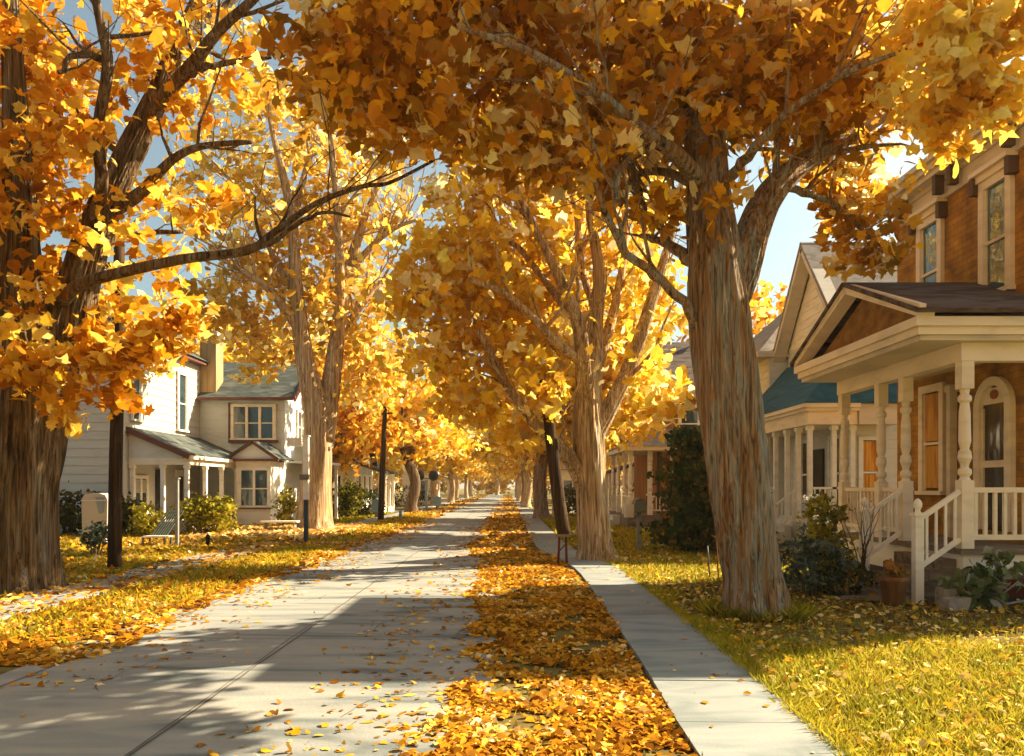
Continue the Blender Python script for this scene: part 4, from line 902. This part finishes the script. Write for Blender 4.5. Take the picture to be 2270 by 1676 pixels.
litter('fallen_leaves', 12000, lambda u, y, r: -17 + 9 * u, (13, 31), .08, 9, zoff=.04, hgt=.05)
litter('fallen_leaves', 90, lambda u, y, r: -4.6 + 4.2 * u, (5, 56), .045, 10, power=1.4, zoff=.022, hgt=.003)
litter('fallen_leaves', 5000, lambda u, y, r: -11.5 + 5.2 * u, (27, 37), .12, 11, zoff=.04, hgt=.1, pal=[(.7, .45, .12), (.8, .58, .25), (.6, .32, .03)])
litter('fallen_leaves', 45, lambda u, y, r: 1.4 + .9 * u, (5, 18), .05, 12, zoff=.058, hgt=.004)

GR = [(.18, .18, .010), (.28, .26, .012), (.38, .33, .016), (.48, .37, .02), (.13, .145, .010)]
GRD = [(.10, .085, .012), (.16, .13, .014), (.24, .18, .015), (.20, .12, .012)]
def grass(name, n, xf, yr, h, w, seed, pal=GR, power=1.0, mask=None):
    rng = np.random.default_rng(seed); y = yr[0] + (yr[1] - yr[0]) * rng.random(n) ** power; x = xf(rng.random(n), y)
    if mask is not None:
        ok = mask(x, y, rng); x, y = x[ok], y[ok]; n = len(x)
    a = rng.random(n) * 2 * PI; hh = h * (.5 + rng.random(n)); ww = w * (.7 + .6 * rng.random(n)) * (1 + .03 * (y - 5))
    lean = rng.normal(size=(n, 2)) * .55
    dx, dy = np.cos(a), np.sin(a); V = np.zeros((n, 4, 3))
    V[:, 0] = np.stack([x - dx * ww, y - dy * ww, np.zeros(n)], 1); V[:, 1] = np.stack([x + dx * ww, y + dy * ww, np.zeros(n)], 1)
    V[:, 2] = np.stack([x + dx * ww * .5 + lean[:, 0] * hh * .5, y + dy * ww * .5 + lean[:, 1] * hh * .5, hh * .6], 1)
    V[:, 3] = np.stack([x + lean[:, 0] * hh, y + lean[:, 1] * hh, hh], 1)
    pa = np.array(pal); patch = .5 + .5 * np.sin(x * 3.1 + 2 * np.sin(y * 1.3)) * np.sin(y * 2.3 + 1.7 * np.sin(x * 1.1))
    idx = np.clip((.5 * rng.random(n) + .5 * patch) * len(pa), 0, len(pa) - 1e-3).astype(int)
    col = pa[idx] * (1 + .15 * rng.normal(size=(n, 1)))
    return tag(finish(name, ngon_mesh(name, V.reshape(-1, 3), 4, col.clip(.004, .9)), M['grass']), LAB[seed], 'grass', kind='stuff')
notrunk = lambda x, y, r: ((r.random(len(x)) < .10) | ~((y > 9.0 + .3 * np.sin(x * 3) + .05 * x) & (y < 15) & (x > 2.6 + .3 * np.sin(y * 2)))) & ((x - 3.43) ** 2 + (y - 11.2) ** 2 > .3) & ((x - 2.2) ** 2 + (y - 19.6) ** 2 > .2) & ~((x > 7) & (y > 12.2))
notpath = lambda x, y, r: ~((np.abs(x + 7.42) < .66)) & ((x + 8.4) ** 2 + (y - 13.9) ** 2 > .4) & ~((np.abs(y - 25.1) < .7) & (x > -12.3)) & ((r.random(len(x)) < .95))
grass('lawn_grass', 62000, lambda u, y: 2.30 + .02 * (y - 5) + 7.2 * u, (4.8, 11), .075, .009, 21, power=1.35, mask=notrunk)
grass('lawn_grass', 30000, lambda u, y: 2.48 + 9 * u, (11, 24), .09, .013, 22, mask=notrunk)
grass('lawn_grass', 9000, lambda u, y: 1.85 + 9 * u, (24, 46), .12, .03, 23)
grass('lawn_grass', 42000, lambda u, y: -17 + 12 * u, (9, 30), .09, .016, 24, mask=notpath)
grass('lawn_grass', 9000, lambda u, y: -14 + 9.2 * u, (30, 56), .12, .035, 25, mask=notpath)
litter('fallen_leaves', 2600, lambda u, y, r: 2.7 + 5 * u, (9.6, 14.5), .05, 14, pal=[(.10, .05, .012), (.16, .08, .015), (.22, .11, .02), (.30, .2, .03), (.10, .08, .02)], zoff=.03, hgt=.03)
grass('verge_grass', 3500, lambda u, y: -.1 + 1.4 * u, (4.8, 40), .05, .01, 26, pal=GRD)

grass('verge_grass', 5200, lambda u, y: np.interp(y, [5.3, 8, 14, 17, 20], [2.23, 2.33, 2.44, 2.47, 2.24]) + .10 * (u - .35), (4.8, 20), .08, .010, 27, power=1.4)
def ring(u, y):
    return 3.45 + np.sqrt(np.clip(.62 ** 2 - (y - 11.15) ** 2, 0, 1)) * np.where(u < .5, -1, 1) * (1 + .25 * np.abs(u - .5))
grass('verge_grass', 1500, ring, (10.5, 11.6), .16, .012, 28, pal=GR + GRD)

# ---------------------------------------------------------------- bushes and plants
def bush(name, label, x, y, blobs, pal, leaf, tmpl, seed, stems=5, h=1.0, group=None, mat='green_leaf', up=.4, cat='bush'):
    o = thing(name, label, cat, (x, y, 0), group); r_ = random.Random(seed); mb = MB()
    for k in range(stems):
        a = r_.random() * 6.28; e = Vector((x + math.cos(a) * .3 * h, y + math.sin(a) * .3 * h, h * (.5 + .3 * r_.random())))
        b = Vector((x + math.cos(a) * .06, y + math.sin(a) * .06, -.02))
        mb.tube([b, b.lerp(e, .5) + Vector((0, 0, .06)), e], [.03 * h ** .5, .022 * h ** .5, .008], n=6)
    mb.build('stem', M['bark_dark'], o)
    foliage('foliage', [((x + c[0], y + c[1], c[2]), r, ncl, per, cr) for c, r, ncl, per, cr in blobs], pal, leaf, tmpl, seed, o, M[mat], up=up, zmin=.02)
    return o
# evergreen behind the leaning trunk
DEEP2 = [(.03, .055, .014), (.055, .08, .018), (.09, .095, .02), (.15, .10, .02), (.04, .06, .016)]
ev = thing('evergreen_bush', 'dark rounded conical evergreen behind the big grey maple trunk', 'bush', (5.55, 21.8, 0))
MB().tube([(5.55, 21.8, -.05), (5.55, 21.8, 1.5), (5.57, 21.8, 3.0)], [.14, .1, .02], n=8).build('stem', M['bark_dark'], ev)
foliage('foliage', [((5.55, 21.8, .6), (1.6, 1.4, .55), 120, 26, .3), ((5.5, 21.8, 1.35), (1.45, 1.3, .6), 120, 26, .3), ((5.4, 21.8, 2.15), (1.25, 1.0, .65), 80, 26, .28), ((5.3, 21.8, 2.95), (.85, .6, .6), 46, 24, .24)],
        DEEP2, .17, SMALL, 61, ev, M['green_leaf'], up=.2)
bush('shrub', 'grey green shrub between the big maple trunk and the porch', 4.95, 13.1, [((0, 0, .45), (.68, .5, .5), 60, 20, .18)], GREYGREEN, .075, OVAL, 62, h=.7)
bush('shrub', 'yellow green leafy shrub in front of the porch end', 5.55, 13.9, [((0, 0, .55), (.46, .4, .5), 44, 18, .16), ((.1, .2, 1.2), (.36, .3, .5), 34, 16, .14)], OLIVE + [(.4, .34, .03)], .09, OVAL, 63, h=1.2)
bush('shrub', 'dark low shrub in front of the bare twiggy shrub', 5.45, 12.95, [((0, 0, .3), (.45, .4, .3), 26, 18, .14)], DEEP + OLIVE[:1], .07, OVAL, 64, h=.5)
bush('shrub', 'white flowering shrub in front of the blue roofed porch', 7.2, 18.6, [((0, 0, .7), (.55, .5, .6), 30, 18, .17), ((0, .1, 1.3), (.4, .4, .35), 12, 14, .14)], GREYGREEN + [(.5, .52, .5), (.6, .6, .55)], .085, OVAL, 65, h=1.1)
bush('shrub', 'broad leaved green plant beside the white porch newel', 6.85, 11.75, [((0, 0, .35), (.42, .24, .32), 26, 10, .14), ((.35, .05, .55), (.34, .2, .28), 16, 8, .13)], [(.05, .08, .03), (.10, .14, .045), (.17, .2, .07), (.3, .33, .28)], .15, OVAL, 66, h=.5)
# bare twiggy shrub
bs = thing('bare_shrub', 'leafless dark twiggy shrub by the far porch steps', 'bush', (6.0, 13.6, 0)); mb = MB(); r_ = random.Random(5)
for k in range(8):
    a = r_.uniform(0, 6.28); p = [Vector((6.0, 13.6, -.02))]
    d = Vector((math.cos(a) * .3, math.sin(a) * .2, 1)).normalized()
    for s in range(6): d = (d + Vector((r_.gauss(0, .14), r_.gauss(0, .1), .05))).normalized(); p.append(p[-1] + d * .27)
    rr = [.02, .017, .014, .011, .008, .006, .003]; mb.tube(p, rr, n=5); grow_twigs(mb, p, rr, r_, 3, .4, rmin=.004, depth=0)
mb.build('branches', M['bark_dark'], bs)
# left garden
bush('hedge', 'dark brown green hedge below the white house, between the left maple and the utility pole', -16.2, 29.6, [((-1.2, 0, .8), (1.0, .7, .85), 46, 18, .4), ((.2, 0, .85), (1.0, .7, .8), 46, 18, .4), ((1.5, .2, .75), (.8, .6, .7), 34, 18, .36)], HEDGE, .16, OVAL, 71, h=1.5, cat='hedge')
bush('hedge', 'dark brown hedge right of the utility pole', -13.9, 29.2, [((-.1, 0, .75), (.8, .6, .75), 44, 18, .36), ((-1.2, .1, .7), (.6, .5, .7), 30, 18, .34)], HEDGE, .15, OVAL, 72, h=1.4, cat='hedge')
bush('bush', 'small yellow green bush beside the dark hedge right of the pole', -12.9, 28.3, [((0, 0, .62), (.55, .5, .55), 44, 20, .24)], LIME, .12, OVAL, 73, h=1.0)
bush('bush', 'large round yellow green bush in front of the porch columns', -11.3, 29.6, [((-.35, 0, .75), (.75, .6, .72), 60, 20, .28), ((.45, .1, .85), (.7, .6, .72), 56, 20, .28)], LIME, .13, OVAL, 74, h=1.3)
bush('bush', 'narrow yellow green bush beside the bay window', -10.0, 35.8, [((0, 0, .9), (.42, .45, .85), 44, 18, .24)], LIME, .13, OVAL, 75, h=1.5)
bush('bush', 'lime and dark green bush right of the twin stemmed tree', -9.4, 46.5, [((0, 0, 1.0), (1.0, .9, .95), 60, 18, .38), ((.2, 0, 1.8), (.6, .6, .5), 20, 16, .3)], LIME[:2] + DEEP[1:3], .17, OVAL, 76, h=1.8)
bush('bush', 'dark green bush low beside the grey cottage', -8.9, 49.5, [((0, 0, .8), (1.2, .8, .85), 50, 18, .38)], DEEP + HEDGE, .17, OVAL, 77, h=1.5)
bush('shrub', 'pale grey green shrub at the left maple foot', -10.6, 20.5, [((0, 0, .45), (.35, .35, .42), 26, 18, .16)], GREYGREEN, .09, OVAL, 78, h=.8)
for k, (x, y, s) in enumerate([(8.2, 44.5, 1.3), (4.6, 52, 1.1), (6.3, 64, 1.5), (-10.5, 68, 1.4), (-9.6, 82, 1.4), (6, 80, 1.5)]):
    bush('bush', 'dark brown bush in shade among the far gardens', x, y, [((0, 0, .8 * s), (1.3 * s, 1.0, .8 * s), 44, 16, .4)], HEDGE + [(.14, .08, .015)], .2, SMALL, 80 + k, h=1.4, group='dark bushes of the far gardens')
# ---------------------------------------------------------------- poles, posts, boxes
def pole(name, label, pts, rad, mat='pole_wood', n=12):
    o = MB(); pp, rr = smooth_path([Vector(p) for p in pts], rad, 3); o.tube(pp, rr, n=n, flute=.03, seed=3); return o
up = thing('utility_pole', 'brown wooden utility pole standing beside the white cabinet on the left lawn', 'pole', (-8.55, 17.4, 0))
pole('', '', [(-8.6, 17.4, -.05), (-8.57, 17.4, 2.5), (-8.5, 17.4, 5), (-8.5, 17.4, 7.2)], [.15, .14, .125, .11]).build('shaft', M['pole_wood'], up, smooth=True)
MB().box(-9.3, -7.7, 17.27, 17.34, 6.55, 6.68).build('crossarm', M['pole_wood'], up)
for x in (-9.2, -8.8, -8.2, -7.8): MB().lathe(x, 17.3, [(.03, 6.68), (.045, 6.72), (.03, 6.76), (.04, 6.80), (.015, 6.84)], 8).build('insulator', M['glass_teal'], up)
lp = thing('leaning_pole', 'dark leaning wooden pole on two thin legs, between the road and the golden maple', 'pole', (1.2, 18.5, 0))
pole('', '', [(1.30, 18.5, .70), (1.16, 18.5, 1.6), (1.0, 18.5, 2.9), (.88, 18.5, 3.9), (.82, 18.5, 4.3)], [.16, .155, .145, .12, .10]).build('shaft', M['pole_wood'], lp, smooth=True)
MB().box(1.12, 1.46, 18.34, 18.66, .66, .72).build('plate', M['plank'], lp)
for x in (1.16, 1.36): MB().bar((x, 18.5, -.03), (x + (.03 if x < 1.2 else -.02), 18.5, .665), .055, .06, (0, 1, 0)).build('leg', M['oxide'], lp)
MB().bar((1.17, 18.52, .3), (1.35, 18.52, .5), .03, .03).build('brace', M['oxide'], lp)
sp = thing('bare_pole', 'slim dark pole on the left verge in front of the forked tree', 'pole', (-6.75, 42.5, 0))
pole('', '', [(-6.8, 42.5, -.05), (-6.7, 42.5, 3), (-6.55, 42.5, 6.3)], [.17, .15, .11]).build('shaft', M['pole_wood'], sp, smooth=True)
MB().bar((-6.95, 42.42, 5.7), (-6.15, 42.42, 5.75), .07, .09).build('crossarm', M['pole_wood'], sp)
# white and navy sign post
sg = thing('sign_post', 'white topped navy signpost with small scalloped white plate by the twin stemmed tree', 'signpost', (-6.6, 26, 0))
MB().box(-6.66, -6.53, 25.94, 26.06, 0, 1.40).build('lower_post', M['metal_blue'], sg)
MB().box(-6.68, -6.51, 25.92, 26.08, 1.40, 3.45).box(-6.71, -6.48, 25.89, 26.11, 3.45, 3.5).build('upper_post', M['white'], sg)
mb = MB()
for k in range(4):
    for j in range(2): mb.prism([(-7.16 + .12 * k + .068 * math.cos(t * PI / 5), 25.97, 3.36 - .15 * j + .085 * math.sin(t * PI / 5)) for t in range(10)], (0, .03, 0))
mb.box(-7.2, -6.68, 25.98, 25.995, 3.26, 3.3); mb.build('plate', M['white'], sg)
MB().box(-6.75, -6.45, 25.78, 25.915, 2.05, 2.22).build('mail_slot_box', M['plank'], sg)
# white cabinet
cb = thing('utility_cabinet', 'white round shouldered utility cabinet on a short stand left of the utility pole', 'cabinet', (-12.75, 24.8, 0))
prof = [(-.38, .42), (.38, .42), (.40, 1.42), (.33, 1.56), (.15, 1.62), (-.15, 1.62), (-.33, 1.56), (-.40, 1.42)]
MB().prism([(-12.75 + x, 24.55, z) for x, z in prof], (0, .5, 0)).build('body', M['cabinet'], cb)
MB().box(-13.0, -12.45, 24.62, 25.0, 0, .418).build('stand', M['cream_grey'], cb)
MB().prism([(-12.72, 24.535, 1.5), (-12.42, 24.535, 1.5), (-12.45, 24.535, 1.05), (-12.60, 24.535, .98), (-12.66, 24.535, 1.2)], (0, .012, 0)).build('door_patch', M['patch_blue'], cb)
MB().box(-13.16, -12.34, 24.53, 25.07, 1.38, 1.42).build('lid_seam', M['cream_grey'], cb)
# grey post with slatted garden chair
MB_ = MB().box(-10.02, -9.93, 23.95, 24.05, 0, 2.05).box(-10.05, -9.90, 23.92, 24.08, 2.05, 2.09)
pg = thing('garden_post', 'plain square grey post on the left lawn in front of the round yellow bush', 'post', (-9.97, 24, 0)); MB_.build('post', M['metal_grey'], pg)
gc = thing('garden_chair', 'grey green slatted reclining garden chair leaning by the grey post', 'chair', (-10.5, 24.9, 0))
mb = MB()
for k in range(7): mb.bar((-11.02 + .075 * k, 24.6, .30), (-10.72 + .075 * k, 25.2, 1.08), .06, .02)
mb.build('backrest', M['box_green'], gc)
MB().box(-11.1, -10.35, 24.05, 24.62, .28, .32).build('seat', M['cream_grey'], gc)
for x, y in ((-11.05, 24.1), (-10.4, 24.1), (-11.05, 24.58), (-10.4, 24.58)): MB().box(x - .025, x + .025, y - .025, y + .025, 0, .28).build('leg', M['box_green'], gc)
bo = MB().lathe(-9.05, 24.0, [(.06, 0), (.06, .22), (.075, .24), (.075, .3), (.05, .37), (.01, .4)], 12)
bo = bo.build('bollard', M['black'], None, (-9.05, 24.0, 0), True); tag(bo, 'short round topped black bollard on the left lawn near the front path', 'bollard')
bn = thing('garden_bench', 'low white bench in the leaves before the bay window', 'bench', (-9.0, 31.5, 0))
MB().box(-9.75, -8.3, 31.3, 31.75, .42, .48).build('seat', M['white'], bn)
for x in (-9.6, -8.45): MB().box(x - .03, x + .03, 31.35, 31.7, 0, .42).build('leg', M['metal_grey'], bn)
# mailbox right
mbx = thing('mailbox', 'grey green mailbox on a post left of the evergreen bush', 'mailbox', (3.6, 21.9, 0))
MB().box(3.545, 3.655, 21.85, 21.95, 0, 1.12).build('post', M['metal_grey'], mbx)
MB().prism([(3.44 + .0, 21.62, 1.12), (3.76, 21.62, 1.12), (3.76, 21.62, 1.36), (3.72, 21.62, 1.46), (3.60, 21.62, 1.52), (3.48, 21.62, 1.46), (3.44, 21.62, 1.36)], (0, .56, 0)).build('box', M['box_green'], mbx)
MB().box(3.2, 3.43, 21.7, 22.05, .98, 1.34).build('paper_box', M['cream_grey'], mbx)
MB().box(3.765, 3.785, 21.7, 21.75, 1.3, 1.55).build('flag', M['oxide'], mbx)
# stakes
for (x, mat, lb) in ((3.93, 'box_green', 'thin dark garden stake left of the big maple trunk'), (4.10, 'terracotta', 'thin rusty hooked garden stake left of the big maple trunk, beside the dark one')):
    s = MB().tube([(x, 15.5, -.03), (x - .03, 15.5, .4), (x - .05, 15.5, .82 if mat == 'terracotta' else .66)] + ([(x - .13, 15.5, .86)] if mat == 'terracotta' else []), [.014, .014, .013] + ([.012] if mat == 'terracotta' else []), n=6)
    tag(s.build('garden_stake', M[mat], None, (x, 15.5, 0), True), lb, 'stake')
# things at the porch foot
def rock(x, y, sx, sy, sz, seed):
    r_ = random.Random(seed); vs = [(x + sx * a * r_.uniform(.8, 1.1), y + sy * b * r_.uniform(.8, 1.1), c * sz * r_.uniform(.85, 1.05)) for c in (0, 1) for b in (-1, 1) for a in (-1, 1)]
    return MB().hexa(vs)
for k, (x, y, a, b, c, lb) in enumerate([(6.62, 11.9, .17, .14, .3, 'pale squared stone beside the white newel post'), (6.52, 11.62, .16, .12, .2, 'pale flat stone in front of the newel post, next to the squared one')]):
    tag(rock(x, y, a, b, c, k + 3).build('stone', M['stone'], None, (x, y, 0)), lb, 'stone')
tag(rock(6.58, 11.93, .15, .13, .26, 9).build('stone', M['stone'], None, (6.58, 11.93, .3)), 'pale square block lying on top of the squared stone by the porch', 'stone').location.z = .0
for o in [o for o in C.objects if o.name.startswith('stone')][-1:]:
    o.location = (0.03 + 6.58, 11.93, .30)
pt = MB().lathe(5.85, 12.1, [(.10, 0), (.15, .02), (.19, .36), (.22, .38), (.22, .44), (.18, .44)], 14)
pt = pt.build('flower_pot', M['terracotta'], None, (5.85, 12.1, 0), True); tag(pt, 'rusty terracotta flower pot at the foot of the porch steps', 'pot')
foliage('dry_plant', [((5.85, 12.1, .52), (.16, .16, .14), 10, 10, .08)], [(.25, .1, .02), (.4, .18, .03), (.3, .2, .04)], .09, OVAL, 90, pt, M['green_leaf'])
pl = MB().bar((5.35, 12.75, .04), (6.1, 12.15, .10), .2, .05).build('plank', M['plank'], None, (5.7, 12.5, 0)); tag(pl, 'weathered plank lying on the ground by the flower pot', 'plank')
pl = MB().bar((5.72, 12.9, .09), (6.1, 12.75, .09), .22, .16).build('wood_block', M['plank'], None, (5.9, 12.8, 0)); tag(pl, 'weathered wooden block behind the lying plank at the porch steps', 'block')
# dark red wheelbarrow
wb = thing('wheelbarrow', 'dark red wheelbarrow tipped against the porch skirt at the right edge', 'wheelbarrow', (7.6, 11.85, 0))
tr = MB(); lo = [(7.35, 11.75, .18), (7.95, 11.75, .18), (7.95, 12.05, .18), (7.35, 12.05, .18)]; hi = [(7.2, 11.62, .46), (8.2, 11.62, .46), (8.2, 12.15, .46), (7.2, 12.15, .46)]
tr.add(lo + hi, [(0, 1, 5, 4), (1, 2, 6, 5), (2, 3, 7, 6), (3, 0, 4, 7), (3, 2, 1, 0)]); tr.build('tray', M['oxide'], wb)
MB().tube([(7.1, 11.6, .20), (7.25, 11.6, .10), (7.6, 11.62, .16), (8.3, 11.66, .36), (8.7, 11.68, .5)], [.016] * 5, n=8).build('handle', M['metal_grey'], wb, smooth=True)
MB().tube([(7.15, 11.58, .22), (7.4, 11.56, .43), (7.65, 11.57, .26)], [.013] * 3, n=8).build('brace', M['metal_grey'], wb, smooth=True)
w_ = MB(); w_.prism([(7.12 + .15 * math.cos(t * PI / 8), 11.83, .15 + .15 * math.sin(t * PI / 8)) for t in range(16)], (0, .07, 0)); w_.build('wheel', M['black'], wb)
# far kerbside things
tw = thing('twin_meter', 'grey post with two round dark heads on the far left verge', 'post', (-6.4, 62.5, 0))
MB().box(-6.5, -6.3, 62.4, 62.6, 0, 2.4).bar((-6.95, 62.5, 2.5), (-5.85, 62.5, 2.5), .12, .12).build('post', M['patch_blue'], tw)
for x in (-6.95, -5.85): MB().lathe(x, 62.5, [(.05, 2.3), (.34, 2.45), (.4, 2.75), (.3, 3.05), (.05, 3.15)], 12).build('head', M['black'], tw, smooth=True)
def small_box(name, label, cat, x, y, w, z0, z1, mat, post='metal_grey'):
    o = thing(name, label, cat, (x, y, 0)); MB().box(x - w * .2, x + w * .2, y - .08, y + .08, 0, z0).build('post', M[post], o)
    MB().prism([(x - w / 2, y - .25, z0), (x + w / 2, y - .25, z0), (x + w / 2, y - .25, z1 - .1), (x, y - .25, z1), (x - w / 2, y - .25, z1 - .1)], (0, .5, 0)).build('box', M[mat], o); return o
small_box('parcel_box', 'faded blue box on a short leg by the grey cottage, left of the slim pole', 'box', -7.75, 47, .55, .35, 1.15, 'blue_box')
small_box('parcel_box', 'small blue box far down the left verge beside the two headed post', 'box', -5.7, 64, .6, .3, 1.1, 'blue_box')
mk = MB().box(-5.92, -5.78, 43.2, 43.34, 0, .5).box(-5.95, -5.75, 43.17, 43.37, .5, .55).build('marker_post', M['blue_box'], None, (-5.85, 43.3, 0)); tag(mk, 'short blue grey marker post on the left road edge by the slim pole', 'post')
wp = MB().box(2.55, 2.75, 46, 46.2, 0, 2.0).box(2.5, 2.8, 45.95, 46.25, 2.0, 2.1).build('gate_post', M['white'], None, (2.65, 46.1, 0)); tag(wp, 'white post beside the dark amber tree on the right verge', 'post')

# ---------------------------------------------------------------- camera, sun, sky
cam = bpy.data.cameras.new('camera'); co = bpy.data.objects.new('camera', cam); C.objects.link(co)
co.location = (0, 0, CAMZ); co.rotation_euler = (PI / 2, 0, 0); cam.sensor_width = 36; cam.lens = 36 * F / 2237
cam.shift_x = (1118.5 - CX) / 2237; cam.shift_y = (HY - 826) / 2237; cam.clip_end = 5000; cam.clip_start = .05
SC.camera = co
sn = bpy.data.lights.new('sun', 'SUN'); sn.energy = 5.0; sn.angle = math.radians(.5); sn.color = (1, .78, .50)
so = bpy.data.objects.new('sun', sn); C.objects.link(so)
sd_ = Vector((SUN_AZ[0] * math.cos(SUN_EL), SUN_AZ[1] * math.cos(SUN_EL), math.sin(SUN_EL)))
so.rotation_euler = (-sd_).to_track_quat('-Z', 'Y').to_euler(); so.location = (20, 10, 30)
w = bpy.data.worlds.new('World'); SC.world = w; w.use_nodes = True; nt = w.node_tree
sk = nt.nodes.new('ShaderNodeTexSky'); sk.sky_type = 'NISHITA'; sk.sun_disc = False; sk.sun_elevation = SUN_EL
sk.sun_rotation = math.atan2(SUN_AZ[0], SUN_AZ[1]); sk.dust_density = 2.5; sk.air_density = 1.0; sk.ozone_density = 1.0
bg = nt.nodes['Background']; bg.inputs[1].default_value = .05
hs = nt.nodes.new('ShaderNodeHueSaturation'); hs.inputs['Saturation'].default_value = .7
tn = nt.nodes.new('ShaderNodeVectorMath'); tn.operation = 'MULTIPLY'; tn.inputs[1].default_value = (.88, 1.0, .90)
nt.links.new(sk.outputs[0], hs.inputs['Color']); nt.links.new(hs.outputs[0], tn.inputs[0]); nt.links.new(tn.outputs[0], bg.inputs[0])
vs = SC.view_settings; vs.view_transform = 'Standard'; vs.look = 'None'; vs.exposure = 1.85; vs.gamma = 1
SC.cycles.max_bounces = 12; SC.cycles.transmission_bounces = 6; SC.cycles.diffuse_bounces = 8

# ---------------------------------------------------------------- thin golden autumn haze over the street
hm = bpy.data.materials.new('haze'); hm.use_nodes = True; ht = hm.node_tree
for n in list(ht.nodes):
    if n.type == 'BSDF_PRINCIPLED': ht.nodes.remove(n)
pv = ht.nodes.new('ShaderNodeVolumePrincipled'); pv.inputs['Density'].default_value = .0003; pv.inputs['Color'].default_value = (.98, .93, .82, 1); pv.inputs['Anisotropy'].default_value = .2
ho = [n for n in ht.nodes if n.type == 'OUTPUT_MATERIAL'][0]; ht.links.new(pv.outputs[0], ho.inputs['Volume'])
hz = MB().box(-905, 905, -65, 2505, -1, 26).build('haze', hm); tag(hz, 'thin warm haze hanging over the whole street', 'haze', kind='stuff')
